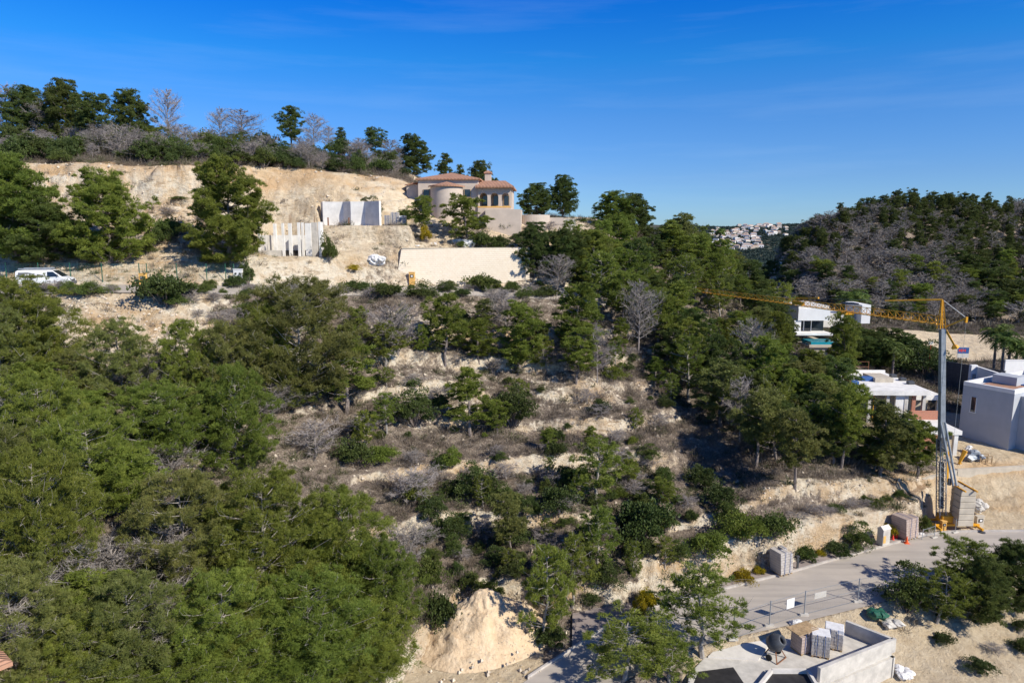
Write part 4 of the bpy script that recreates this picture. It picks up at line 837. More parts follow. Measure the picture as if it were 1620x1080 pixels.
dryf = [tuft_t(100+i, 40, 0.5, 0.14) for i in range(3)]
X, Y = sample_ground(9000, 134, 262, lambda b, s, g, t, p: np.clip(0.55+1.2*p, 0.1, 1), 0.2, 0.95)
scatter('far_dry_scrub', X, Y, rng.uniform(0.9, 1.8, len(X)), dryf, 'scrub_dry')
X, Y = sample_ground(9000, 134, 262, lambda b, s, g, t, p: np.clip(0.5-1.2*p, 0.1, 1), 0.2, 0.95)
scatter('far_green_scrub', X, Y, rng.uniform(0.9, 1.8, len(X)), dryf, 'scrub_green')
# ================================================================== built things
def loc(O, u, v, y): return at(u, v, y) - O
def W(O, u, y=None, v=None): return (t_of(u, 400 if v is None else v)*(O.y if y is None else y) - O.x)
# ---- white van on the upper road
def make_van():
    b_ = at(74, 454, 66.3); b_.z = float(lines_at(np.array([b_.x/b_.y]))[1][11, 0])+0.03
    v = empty('parked_van', b_, 'white van with roof rack and dark side band parked on the upper road', 'van', rz=R(14), sc=0.84)
    body = MB(); hw = 0.98
    prof_ = [(-2.7, 0.42), (-2.75, 1.1), (-2.68, 1.85), (-2.45, 1.97), (0.75, 1.97), (1.05, 1.9), (1.95, 1.22), (2.62, 1.0), (2.78, 0.75), (2.76, 0.42)]
    n = len(prof_); vs_ = []
    for sgn in (-1, 1):
        for (x, z) in prof_: vs_.append((x, sgn*(hw if z < 1.3 else hw-0.13*(z-1.2)/0.7), z))
    body.add(vs_, [tuple(range(n)), tuple(range(n, 2*n))[::-1]] + [(i, n+i, n+(i+1) % n, (i+1) % n) for i in range(n)])
    body.build('body', M['van'], v, bevel=0.06)
    for s in (-1, 1):
        y = s*(hw+0.012)
        q = MB(); q.add([(-2.45, s*(hw-0.015), 1.22), (0.15, s*(hw-0.015), 1.22), (0.0, s*(hw-0.1), 1.72), (-2.4, s*(hw-0.1), 1.72)], [(0, 1, 2, 3)])
        q.build('side_graphic', M['grey_plastic'], v)
        if s == -1:
            t = MB()
            for k, (a, c) in enumerate([(-1.75, -1.5), (-1.43, -1.2), (-1.12, -0.85), (-0.77, -0.5)]): t.box(a, c, y-0.03, y-0.0, 1.38, 1.55)
            t.build('lettering', M['white'], v)
        q = MB(); q.add([(0.5, y, 1.22), (1.75, y, 1.22), (1.1, s*(hw-0.09), 1.78), (0.5, s*(hw-0.09), 1.78)], [(0, 1, 2, 3)]); q.build('cab_window', M['glass'], v)
        for x in (-1.75, 1.75):
            wh = MB(); wh.lathe([(0.01, -0.12), (0.34, -0.12), (0.36, 0), (0.34, 0.12), (0.01, 0.12)], 20); o = wh.build('wheel', M['rubber'], v); o.location = (x, s*0.9, 0.36); o.rotation_euler = (R(90), 0, 0)
            rm = MB(); rm.lathe([(0.01, -0.02), (0.2, -0.02), (0.22, 0.02), (0.01, 0.02)], 14); r_ = rm.build('rim', M['steel'], o); r_.location = (0, 0, 0.12*(1 if s < 0 else -1))
        MB().box(1.5, 1.6, s*0.98, s*1.15, 1.25, 1.5).build('wing_mirror', M['grey_plastic'], v, bevel=0.02)
        MB().box(2.6, 2.74, s*0.55-0.17, s*0.55+0.17, 0.78, 0.93).build('headlight', M['glass'], v, bevel=0.02)
    q = MB(); q.add([(1.1, -0.8, 1.9), (1.1, 0.8, 1.9), (2.0, 0.88, 1.24), (2.0, -0.88, 1.24)], [(0, 1, 2, 3)]); q.build('windscreen', M['glass'], v)
    MB().box(2.3, 2.86, -0.99, 0.99, 0.3, 0.68).build('front_bumper', M['grey_plastic'], v, bevel=0.05)
    MB().box(2.72, 2.82, -0.5, 0.5, 0.7, 0.86).build('grille', M['steel_dark'], v)
    rr = MB()
    for s in (-0.75, 0.75): rr.box(-2.4, 0.75, s-0.03, s+0.03, 2.07, 2.2)
    for x in np.linspace(-2.3, 0.65, 6): rr.box(x-0.03, x+0.03, -0.72, 0.72, 2.05, 2.12)
    for x in (-2.0, 0.3):
        for s in (-0.75, 0.75): rr.box(x-0.03, x+0.03, s-0.03, s+0.03, 1.95, 2.08)
    rr.build('roof_rack', M['steel'], v)
make_van()
# ---- green fence along the upper road
def green_fence():
    us = [-30, 12, 63, 113, 163, 222, 234, 281, 328, 358, 371]; P = []
    for u in us:
        t = t_of(u, 450); ly, lz = lines_at(np.array([t])); y = ly[11, 0]+0.5; P.append(Vector((t*y, y, H(t*y, y))))
    O = P[1].copy(); f = empty('mesh_fence', O, 'green mesh fence with thin posts behind the upper road', 'fence')
    for p in P: MB().beam(p-O-Vector((0, 0, .2)), p-O+Vector((0, 0, 1.95)), 0.045, 6).build('post', M['green_paint'], f)
    wr = MB()
    for a, b_ in zip(P, P[1:]):
        for h in np.linspace(0.1, 1.85, 12): wr.beam(a-O+Vector((0, 0, h)), b_-O+Vector((0, 0, h)), 0.006, 3)
        d = (b_-a); k = int(d.length/0.35)
        for i in range(k): q = a-O+d*(i/k); wr.beam(q+Vector((0, 0, .05)), q+Vector((0, 0, 1.85)), 0.005, 3)
    wr.build('wire_mesh', M['green_paint'], f)
green_fence()
def meter_box(u, vb, vt, wpx, mat, label, name='meter_box', lens=True, base=None, rz=0.0, y=None):
    b_ = base or place(u, vb); y = b_.y; s = m_px(y, vb); w_ = wpx*s; h = y*s_of(vt)-b_.z
    o = empty(name, b_, label, 'meter box', rz=rz)
    MB().box(-w_/2, w_/2, -0.15, 0.2, -0.3, h).build('housing', M[mat], o, bevel=0.02)
    MB().box(-w_/2-0.04, w_/2+0.04, -0.19, 0.24, h, h+0.06).build('cap', M[mat], o, bevel=0.01)
    if lens:
        MB().box(-w_*0.3, w_*0.3, -0.185, -0.15, h*0.50, h*0.80).build('frame', M['dark'], o)
        MB().box(-w_*0.17, w_*0.17, -0.2, -0.186, h*0.57, h*0.73).build('dial', M['white'], o)
    return o, w_, h
def road_far(u, off=0.4):
    t = t_of(u, 450); ly, lz = lines_at(np.array([t])); y = ly[11, 0]+off; return Vector((t*y, y, lz[11, 0]))
meter_box(227, 455, 433, 11, 'ochre', 'ochre meter box on the upper road verge before the green fence', base=road_far(227, 0.1))
o, w_, h = meter_box(378, 452, 426, 14, 'white', 'white twin meter cabinet at the right end of the green fence', lens=False, base=road_far(378, 0.1))
for x in (-0.22, 0.22): MB().box(x-0.09, x+0.09, -0.17, -0.15, h-0.55, h-0.35).build('dial', M['dark'], o)
MB().box(-w_/2+0.03, w_/2-0.03, -0.165, -0.15, h*0.45, h*0.47).build('door_seam', M['dark'], o)
# ---- unfinished concrete frame on the platform
def concrete_frame():
    yb = 82.0; O = at(456, 408, yb); o = empty('unfinished_building', O, 'unfinished concrete frame of tall bare posts and low walls on the sandy platform', 'building')
    g0 = H(O.x, O.y)-O.z-0.8
    def bx(nm, u0, u1, vt, vb, y0, y1, mt='concrete_white', **k):
        a = loc(O, u0, vb, y0); b_ = loc(O, u1, vt, y0); zb = (g0 if vb is None else a.z)
        a.x = loc(O, u0, 380, y0).x; b_.x = loc(O, u1, 380, y0).x
        return MB().box(a.x, b_.x, y0-O.y, y1-O.y, zb, b_.z).build(nm, M[mt], o, **k)
    bx('low_wall', 409, 444, 396, 412, yb, yb+0.3, 'concrete')
    for (u0, u1, vt) in [(408, 412, 355), (446, 450.5, 353), (456.5, 462.5, 353), (471, 475.5, 352), (483, 493, 353)]:
        bx('post', u0, u1-0.8, vt, 414, yb-0.02, yb+0.22)
    bx('back_wall', 411, 493, 372, 406, yb+5.5, yb+5.8, 'concrete_white')
    for (u0, u1, vt) in [(433, 437, 354), (477, 480, 352), (497, 500, 352)]: bx('post', u0, u1, vt, 408, yb+3.5, yb+3.9)
    bx('left_wall', 408, 410, 372, 406, yb+0.5, yb+5.4, 'concrete')
    bx('side_wall', 493, 502, 352, 408, yb+3.0, yb+3.3, 'concrete'); bx('end_wall', 504, 508, 351, 410, yb-0.2, yb+0.9, 'concrete_white')
    bx('opening', 446, 493, 396, 412, yb+5.3, yb+5.45, 'dark')
    rb = MB()
    for u in (457.5, 459, 460.5): a = loc(O, u, 354, yb+0.2); b_ = loc(O, u, 338, yb+0.2); rb.beam(a, b_, 0.02, 4)
    for u in (497, 497.8): a = loc(O, u, 353, yb+3.6); b_ = loc(O, u, 342, yb+3.6); rb.beam(a, b_, 0.02, 4)
    rb.build('rebar', M['rust'], o)
concrete_frame()
def folded_wall():
    O = place(550, 357); O.y = 88.9; O = at(550, 357, 88.9); O.z = 0.95; o = empty('folded_wall', O, 'pale folded concrete wall standing on the ledge above the bare posts', 'wall')
    pl = [(508, 92), (511, 90.3), (543, 90.3), (555, 88.9), (577, 88.9), (600, 86.8)]; zt = O.y*s_of(318)-O.z
    P = [(t_of(u, 338)*y-O.x, y-O.y) for u, y in pl]; n = len(P)
    for i in range(n-1):
        (x0, y0), (x1, y1) = P[i], P[i+1]; d = Vector((x1-x0, y1-y0)); nn = Vector((-d.y, d.x)).normalized()*0.3
        MB().prism([(x0, y0), (x1, y1), (x1+nn.x, y1+nn.y), (x0+nn.x, y0+nn.y)], -1.2, zt-0.01*(i % 2)-i*0.02).build('wall_panel', M['concrete_white'], o)
    for u in (552, 519): a = (t_of(u, 350)*87.2-O.x); MB().box(a-0.07, a+0.07, -1.75, -1.6, -1.0, 1.0).build('stake', M['rust'], o)
folded_wall()
# ---- lumps (sacks, tarpaulins) and pallets
def lump(name, P, wx, wy, hz, mat, label, cat, group=None, n=7, seed=1):
    n = int(n*1.6)
    r = np.random.default_rng(seed); o = empty(name, P, label, cat, group)
    for k in range(n):
        m = MB(); cx, cy = r.uniform(-0.35, 0.35)*wx, r.uniform(-0.35, 0.35)*wy; rx = r.uniform(0.15, 0.30)*min(wx, 1.6*hz+0.4); cz = r.uniform(0.1, 0.5)*hz
        N = 10; vs_ = []; 
        for i in range(7):
            ph = math.pi*i/6
            for j in range(N):
                q = rx*(1+0.2*r.normal())*(1-.25*(i > 3)); th = 2*math.pi*j/N
                vs_.append((cx+q*math.sin(ph)*math.cos(th)*1.2, cy+q*math.sin(ph)*math.sin(th), cz+min(rx, hz*0.5)*math.cos(ph)*1.0))
        m.add(vs_, [(i*N+j, i*N+(j+1) % N, (i+1)*N+(j+1) % N, (i+1)*N+j) for i in range(6) for j in range(N)])
        m.build('sack', M[mat], o)
    return o
def px_lump(u, v, wpx, hpx, label, n=6, seed=1, mat='bag', y=None, name='sack_heap', cat='sacks', group=None):
    b_ = at(u, v, y) if y else place(u, v); s = m_px(b_.y, v); return lump(name, b_, wpx*s, wpx*s*0.6, hpx*s, mat, label, cat, group, n, seed)
px_lump(597, 417, 26, 14, 'biggest heap of white sacks, on the sandy bank left of the stone wall', 9, 3)
px_lump(631, 399, 26, 7, 'white sacks at the left end of the stone wall top', 6, 4, y=86.3); px_lump(657, 394, 20, 7, 'second lot of white sacks along the wall top', 6, 5, y=87)
px_lump(681, 391, 24, 9, 'white sacks beside a small bush on the wall top', 7, 6, y=88.6); px_lump(732, 391, 38, 14, 'largest lot of white sacks on the wall top', 10, 7, y=90)
def pallet(b_, w_, d_, h, mat, label, rz, group=None, wrap=False, lean=0.0):
    o = empty('block_pallet', b_, label, 'pallet', group, rz=rz)
    p = MB()
    for x in (-0.42, 0, 0.42): p.box(x*w_-0.06, x*w_+0.06, -d_/2, d_/2, 0.0, 0.1)
    for y in np.linspace(-0.44, 0.44, 5): p.box(-w_/2, w_/2, y*d_-0.05, y*d_+0.05, 0.102, 0.13)
    p.build('pallet_base', M['wood'], o)
    q = MB(); r = random.Random(int(b_.x*97)); nx = max(2, round(w_/0.4)); nz = max(2, round(h/0.22)); ny = 2
    for k in range(nz):
        for i in range(nx):
            for j in range(ny):
                if k == nz-1 and r.random() < 0.25: continue
                x0 = -w_/2+i*w_/nx; y0 = -d_/2+j*d_/ny; e = r.uniform(-0.012, 0.012); dx = lean*k*0.05
                q.box(x0+0.006+e+dx, x0+w_/nx-0.006+e+dx, y0+0.006+e, y0+d_/ny-0.006+e, 0.133+k*h/nz, 0.133+(k+1)*h/nz-0.008)
    q.build('blocks', M[mat], o)
    st = MB()
    for x in (-0.22, 0.22):
        st.box(x*w_-0.015, x*w_+0.015, -d_/2-0.03, d_/2+0.03, h+0.14, h+0.15); st.box(x*w_-0.015, x*w_+0.015, -d_/2-0.035, -d_/2-0.025, 0.1, h+0.145)
    st.build('strap', M['blue'], o)
    if wrap: MB().box(-w_/2-0.02, w_/2+0.02, -d_/2+0.1, d_/2+0.03, h*0.7, h+0.17).build('plastic_wrap', M['bag'], o, bevel=0.04)
    return o
for (u, v, wp, hp, lb, wr) in [(613, 356, 9, 15, 'left pallet of grey blocks beside the folded wall', False), (625, 356, 13, 20, 'tallest pallet of grey blocks beside the folded wall', False), (637, 356, 12, 14, 'pallet of grey blocks under white plastic, right of two others', True)]:
    b_ = at(u, v, 88.5+ (u-613)*0.03); b_.z = min(b_.z, b_.z); s = m_px(b_.y, v); b_.z = H(b_.x, b_.y)-.05; pallet(b_, wp*s, 1.0, hp*s, 'blocks', lb, R(4), 'pallets beside the folded wall', wr)
# ---- retaining wall
def retaining():
    A = at(622, 449, 83.9); B_ = at(838, 450, 90.0); zt = at(700, 393, 87).z; O = A.copy(); L_ = (Vector((B_.x, B_.y))-Vector((A.x, A.y))).length; ang = math.atan2(B_.y-A.y, B_.x-A.x)
    z0 = min(A.z, B_.z)-1.0-O.z
    o = empty('retaining_wall', O, 'long pale stone retaining wall above the upper road, below the villa', 'wall', rz=ang)
    m = MB(); x1 = 1.2; h = zt-O.z
    m.add([(0, 0, z0), (L_, 0, z0), (L_, 0, h-0.02), (x1, 0.25, h), (0, 1.0, z0), (L_, 1.0, z0), (L_, 0.9, h-0.02), (x1, 0.9, h)],
          [(0, 1, 2, 3), (5, 4, 7, 6), (0, 3, 7, 4), (1, 5, 6, 2), (3, 2, 6, 7), (0, 4, 5, 1)])
    m.build('masonry', M['stone_wall'], o)
    MB().box(x1+0.05, L_, 0.15, 0.95, h+0.004, h+0.08).build('coping', M['concrete_tan'], o)
    b_ = Vector((A.x, A.y, A.z)).lerp(B_, 0.135)+Vector((0, -0.5, 0.2))
    oo, w2, h2 = meter_box(652, 449, 431, 9, 'ochre', 'ochre meter box against the stone retaining wall', base=b_)
retaining()
# ---- villa
def tile_roof(m, x0, x1, y0, y1, z, h, ov=0.4, mi=0):
    x0 -= ov; x1 += ov; y0 -= ov; y1 += ov; d = min(x1-x0, y1-y0)/2; t = 0.18
    if x1-x0 >= y1-y0: r0 = (x0+d, (y0+y1)/2); r1 = (x1-d, (y0+y1)/2)
    else: r0 = ((x0+x1)/2, y0+d); r1 = ((x0+x1)/2, y1-d)
    vs_ = [(x0, y0, z), (x1, y0, z), (x1, y1, z), (x0, y1, z), (x0, y0, z+t), (x1, y0, z+t), (x1, y1, z+t), (x0, y1, z+t), (r0[0], r0[1], z+t+h), (r1[0], r1[1], z+t+h)]
    if x1-x0 >= y1-y0: fs = [(4, 5, 9, 8), (5, 6, 9), (6, 7, 8, 9), (7, 4, 8)]
    else: fs = [(4, 5, 8), (5, 6, 9, 8), (6, 7, 9), (7, 4, 8, 9)]
    m.add(vs_, fs + [(3, 2, 1, 0), (0, 1, 5, 4), (1, 2, 6, 5), (2, 3, 7, 6), (3, 0, 4, 7)], mi)
def villa():
    O = at(722, 354, 97.5); o = empty('hillside_villa', O, 'beige villa with clay tiled roofs, a round tower and an arched porch', 'house', rz=R(-3))
    s = m_px(97.5, 330)
    X_ = lambda u: (u-722)*s; Z_ = lambda v: (354-v)*s*0.985
    MB().box(X_(662), X_(757), 0, 8.5, -2.0, Z_(285)).build('wall', M['render'], o)
    m = MB(); tile_roof(m, X_(662), X_(757), 0, 8.5, Z_(285), 1.15, 0.35); m.build('roof', M['tiles'], o)
    tw = MB(); tw.lathe([(2.25, -2.0), (2.25, Z_(296))], 36, X_(708), -0.4, R(180), R(360)); tw.build('tower', M['render'], o, smooth=True)
    tr = MB(); tr.lathe([(2.55, Z_(297)), (2.55, Z_(295)), (0.05, Z_(288))], 28, X_(708), -0.4, R(180), R(360)); tr.build('tower_roof', M['tiles'], o)
    MB().box(X_(640), X_(661.5), 1.5, 6, -2.0, Z_(291)).build('annex', M['render'], o)
    m = MB(); m.add([(X_(638), 1.2, Z_(291)), (X_(661), 1.2, Z_(286)), (X_(661), 6.2, Z_(286)), (X_(638), 6.2, Z_(291)), (X_(638), 1.2, Z_(293)), (X_(661), 1.2, Z_(288)), (X_(661), 6.2, Z_(288)), (X_(638), 6.2, Z_(293))][:], [(3, 2, 1, 0), (0, 1, 2, 3), (0, 1, 5, 4)]); m.build('annex_roof', M['tiles'], o)
    # right wing: terrace base, porch wall with arches, deep rear wall
    x0, x1 = X_(757)+0.01, X_(809); fl = Z_(329)
    MB().box(x0, x1, -0.6, 8.0, -2.0, fl).build('terrace_base', M['render'], o)
    MB().box(x0, x1, 2.2, 8.0, fl+0.003, Z_(298)).build('wing_wall', M['render'], o)
    # arcade with three arches
    arc = MB(); n = 3; bw = (x1-x0)/n; zt = Z_(298); rr = bw*0.36; sp = fl+(zt-fl)*0.55
    for i in range(n):
        cx = x0+bw*(i+0.5); L0, R0 = x0+bw*i, x0+bw*(i+1)
        for ya, yb, fl_ in ((-0.3, 0.05, 0),):
            arc.box(L0, cx-rr, ya, yb, fl+0.003, sp); arc.box(cx+rr, R0, ya, yb, fl+0.003, sp)
            pts = [(cx+rr*math.cos(a), sp+rr*math.sin(a)) for a in np.linspace(math.pi, 0, 11)]
            for (xa, za), (xb, zb) in zip(pts, pts[1:]):
                arc.add([(xa, ya, za), (xb, ya, zb), (xb, ya, zt), (xa, ya, zt), (xa, yb, za), (xb, yb, zb), (xb, yb, zt), (xa, yb, zt)], [(0, 1, 2, 3), (7, 6, 5, 4), (0, 4, 5, 1)])
            arc.box(L0, cx-rr-0.002, ya, yb, sp+0.002, zt); arc.box(cx+rr+0.002, R0, ya, yb, sp+0.002, zt)
    arc.build('arcade', M['render'], o)
    for i in range(n):
        cx = x0+bw*(i+0.5); d = MB().box(cx-0.45, cx+0.45, 2.1, 2.19, fl+0.2*(i != 1), fl+1.9).build('window' if i != 1 else 'door', M['wood'], o)
        MB().box(cx-0.33, cx+0.33, 2.06, 2.095, fl+0.45, fl+1.75).build('pane', M['glass'], d)
    m = MB(); m.add([(x0-.3, -1.0, Z_(298)), (x1+.4, -1.0, Z_(298)), (x1+.4, 8.4, Z_(298)), (x0-.3, 8.4, Z_(298)), (x0-.3, -1.0, Z_(295.5)), (x1+.4, -1.0, Z_(295.5)), (x1-1.0, 3.0, Z_(284)), (x0-.3, 3.0, Z_(284)), (x0-.3, 8.4, Z_(295.5)), (x1+.4, 8.4, Z_(295.5))],
        [(3, 2, 1, 0), (0, 1, 5, 4), (4, 5, 6, 7), (5, 9, 6), (1, 2, 9, 5), (9, 8, 7, 6), (0, 4, 7, 8, 3), (2, 3, 8, 9)]); m.build('wing_roof', M['tiles'], o)
    m = MB(); m.box(X_(757), x1, -0.62, -0.42, fl+0.003, fl+0.2); m.build('terrace_parapet', M['ochre'], o)
    MB().box(X_(764), X_(774), 3.6, 4.5, Z_(290), Z_(272)).build('chimney', M['render'], o); 
    m = MB(); tile_roof(m, X_(764), X_(774), 3.6, 4.5, Z_(272)+0.002, 0.35, 0.12); m.build('chimney_cap', M['tiles'], o)
    for u in (675, 740):
        w2 = MB().box(X_(u)-0.4, X_(u)+0.4, -0.05, 0.05, Z_(312), Z_(300)).build('window', M['glass'], o); fr = MB(); fr.box(X_(u)-0.48, X_(u)-.4, -.08, .05, Z_(312), Z_(300)); fr.box(X_(u)+.4, X_(u)+.48, -.08, .05, Z_(312), Z_(300)); fr.box(X_(u)-.55, X_(u)+.55, -.14, .05, Z_(312)-.1, Z_(312)-.003); fr.build('frame', M['wood'], w2)
    # stepped terrace
    MB().prism([(X_(770), -1.8), (X_(825), -1.6), (X_(825), 4), (X_(811), 4), (X_(811), -0.62), (X_(770), -0.62)], -2.0, Z_(332)).build('lower_terrace', M['render'], o)
villa()
O = at(850, 362, 99); o = empty('round_terrace_wall', O, 'rounded beige terrace wall right of the villa', 'wall'); s = m_px(99, 340)
MB().lathe([(2.3, -2.2), (2.3, 22*s), (2.05, 22*s), (2.35, 0)], 40, -0.4, 2.0).build('wall', M['render'], o, smooth=False)
MB().box(1.7, 3.9, 1.6, 6, -2.0, 18*s).build('planter', M['render'], o)
O = at(888, 362, 101); o = empty('low_terrace_wall', O, 'low grey wall on the slope right of the rounded terrace wall', 'wall', rz=R(6)); s = m_px(101, 355)
MB().box(-2.0, 2.1, 0, 0.35, -2.0, 15*s).build('wall', M['concrete'], o); MB().box(-2.05, 2.15, -0.04, 0.39, 15*s+0.003, 15*s+0.08).build('coping', M['concrete_tan'], o)
O = place(300, 322); lump('rubble_ledge', O, 2, 1, 0.2, 'concrete', 'flat grey slab lying on the pale ledge behind the tallest full pine', 'slab', n=1)
# ---- sand heap
def sand_heap():
    O = at(765, 1003, 27/0.602*0.955); O.z = -27; n, k = 72, 40; V = []; 
    for j in range(k+1):
        f = j/k
        for i in range(n):
            a = 2*math.pi*i/n; rad = (4.3 + 0.6*math.sin(a*2+0.6))*f; x, y = rad*math.cos(a), rad*math.sin(a)
            z = 3.5*(1-f)**1.08 if f > 0.12 else 3.5*0.871 + 0.12*3.5*(1-(f/0.12)**2)*0.6
            z += 0.55*float(fbm(np.array([x*1.1+9]), np.array([y*1.1]), 4)[0])*min(1, (1-f)*5) + 0.10*float(vnoise(np.array([x*5.0]), np.array([y*5.0]))[0])*min(1, (1-f)*6)
            V.append((x, y, max(z, -0.02)-0.03*(j == k)))
    Fc = [(j*n+i, j*n+(i+1) % n, (j+1)*n+(i+1) % n, (j+1)*n+i) for j in range(k) for i in range(n)]
    o = mobj('sand_heap', np_mesh('sand_heap', V, Fc, M['sand'], smooth=True), loc=O); setp(o, 'steep heap of pale excavated sand beside the road bend', 'sand heap')
    X = rng.normal(0, 2.8, 420)+O.x; Y = rng.normal(-0.8, 2.6, 420)+O.y; rt = [rock_t(s) for s in range(6)]; Vs = []; Fs = []; off = 0
    for x, y in zip(X, Y):
        d = math.hypot(x-O.x, y-O.y); 
        if d > 6: continue
        z = max(0, 3.5*max(0, 1-d/4.3)**1.08)+O.z+0.02; V0, F0 = rt[random.randrange(6)]; sc = random.choice([0.03, 0.03, 0.04, 0.05, 0.06, 0.14]) if d > 3.2 else random.choice([0.02, 0.03, 0.04]); Vs.append(V0*sc+np.array([x, y, z])); Fs.append(F0+off); off += len(V0)
    setp(mobj('sand_heap_stones', np_mesh('stones', np.concatenate(Vs), np.concatenate(Fs), M['rock'])), kind='stuff')
sand_heap()
# ---- lower road things
def kerb_pt(u, v=None, off=0.0, z=-26.86):
    """on the far pavement at photo column u"""
    t = t_of(u, v or 880); ly, lz = lines_at(np.array([t])); y = ly[3, 0]+off; return Vector((t*y, y, z if off > 0 else -27))
b_ = kerb_pt(1236, 900, 0.35); s = m_px(b_.y, 890)
pallet(b_-Vector((0, 0, 0)), 25*s, 1.2, 35*s*1.02, 'blocks', 'pallet of grey blocks with blue straps nearest along the pavement', R(24), 'block pallets on the pavement', lean=-0.4)
MB_ = MB(); 
b_ = kerb_pt(1262, 890, 0.3); o = empty('bollard_post', b_, 'dark square post just right of the nearest block pallet', 'post'); MB().box(-.07, .07, -.07, .07, 0, .95).build('shaft', M['steel_dark'], o); MB().box(-.11, .11, -.11, .11, .953, 1.03).build('cap', M['steel_dark'], o)
b_ = kerb_pt(1397, 866, 0.3); o = empty('meter_pillar', b_, 'grey plastered meter pillar with pitched cap beside the orange cones', 'meter box', rz=R(24))
MB().box(-.45, .45, -.25, .35, 0, 1.45).build('housing', M['concrete'], o, bevel=.02); m = MB(); m.add([(-.5, -.3, 1.453), (.5, -.3, 1.453), (.5, .4, 1.453), (-.5, .4, 1.453), (-.5, .05, 1.75), (.5, .05, 1.75)], [(3, 2, 1, 0), (0, 1, 5, 4), (2, 3, 4, 5), (1, 2, 5), (3, 0, 4)]); m.build('cap', M['white_worn'], o)
MB().box(-.40, -.1, -.27, -.252, 0.25, 0.9).build('door', M['ochre'], o); 
b_ = kerb_pt(1430, 858, 0.75); s = m_px(b_.y, 840)
pallet(b_, 28*s, 1.5, 33*s, 'blocks_pink', 'bulky pinkish stack of blocks behind the orange cones', R(24), 'block pallets on the pavement', lean=-0.5)
px_lump(1452, 846, 18, 6, 'torn white bag of rubble right of the pinkish stack', 4, 12, name='rubble_bag', cat='bag')
def cone(u, v, label, mat='orange'):
    b_ = place(u, v); b_.z = max(b_.z, -27)+0.0; b_.z = -27 if b_.z < -26.95 else -26.9
    o = empty('traffic_cone', b_, label, 'cone', 'road cones by the block stack'); MB().box(-.2, .2, -.2, .2, 0, .04).build('base', M[mat], o)
    MB().lathe([(.15, .04), (.03, .62), (.0, .62)], 14).build('cone_body', M[mat], o); MB().lathe([(.105, .24), (.072, .40)], 14).build('reflective_band', M['white'], o)
cone(1412, 856, 'red cone next to the meter pillar', 'red'); cone(1418, 853, 'taller looking red cone against the pinkish stack', 'red'); cone(1434, 860, 'orange and white cone standing out on the road')
b_ = place(1426, 853); o = empty('cone_base', b_, 'flat red cone base lying between the standing cones', 'cone', 'road cones by the block stack'); MB().box(-.2, .2, -.2, .2, 0, .07).build('base', M['red'], o)
# site fence on the near verge
def site_fence():
    ps = []
    for (u, vb) in [(1160, 1012), (1217, 990), (1272, 973), (1357, 952), (1445, 935)]:
        ps.append(at(u, vb, 27/abs(s_of(vb))))
    O = ps[1].copy(); f = empty('site_fence', O, 'light mesh site fence on galvanised posts along the near road edge', 'fence')
    for p in ps:
        MB().beam(p-O, p-O+Vector((0, 0, 1.9)), 0.04, 6).build('post', M['steel'], f)
        MB().box(p.x-O.x-.3, p.x-O.x+.3, p.y-O.y-.12, p.y-O.y+.12, 0.0, .14).build('foot_block', M['concrete'], f)
    for a, b_ in zip(ps, ps[1:]):
        w_ = MB(); d = b_-a
        for h in (0.12, 0.95, 1.82): w_.beam(a-O+Vector((0, 0, h)), b_-O+Vector((0, 0, h)), 0.014, 4)
        k = int(d.length/0.16)
        for i in range(1, k): q = a-O+d*(i/k); w_.beam(q+Vector((0, 0, .12)), q+Vector((0, 0, 1.82)), 0.0035, 3)
        w_.build('mesh_panel', M['steel'], f)
    a = ps[1].lerp(ps[2], 0.56); sg = empty('site_sign', a+Vector((0, -0.06, 0.95)), 'blank white board hanging on the site fence', 'sign', rz=math.atan2(ps[2].y-ps[1].y, ps[2].x-ps[1].x))
    MB().box(-.36, .36, -.015, .015, 0.0, .72).build('board', M['white'], sg); MB().box(-.30, .30, -.02, -.016, .3, .34).build('ruled_line', M['white_worn'], sg)
    a = ps[2].lerp(ps[3], 0.28); sg = empty('site_sign', a+Vector((0, 0.06, 1.05)), 'grey board on the site fence right of the white board', 'sign', rz=math.atan2(ps[3].y-ps[2].y, ps[3].x-ps[2].x))
    MB().box(-.55, .55, -.015, .015, 0.0, .45).build('board', M['concrete'], sg)
site_fence()
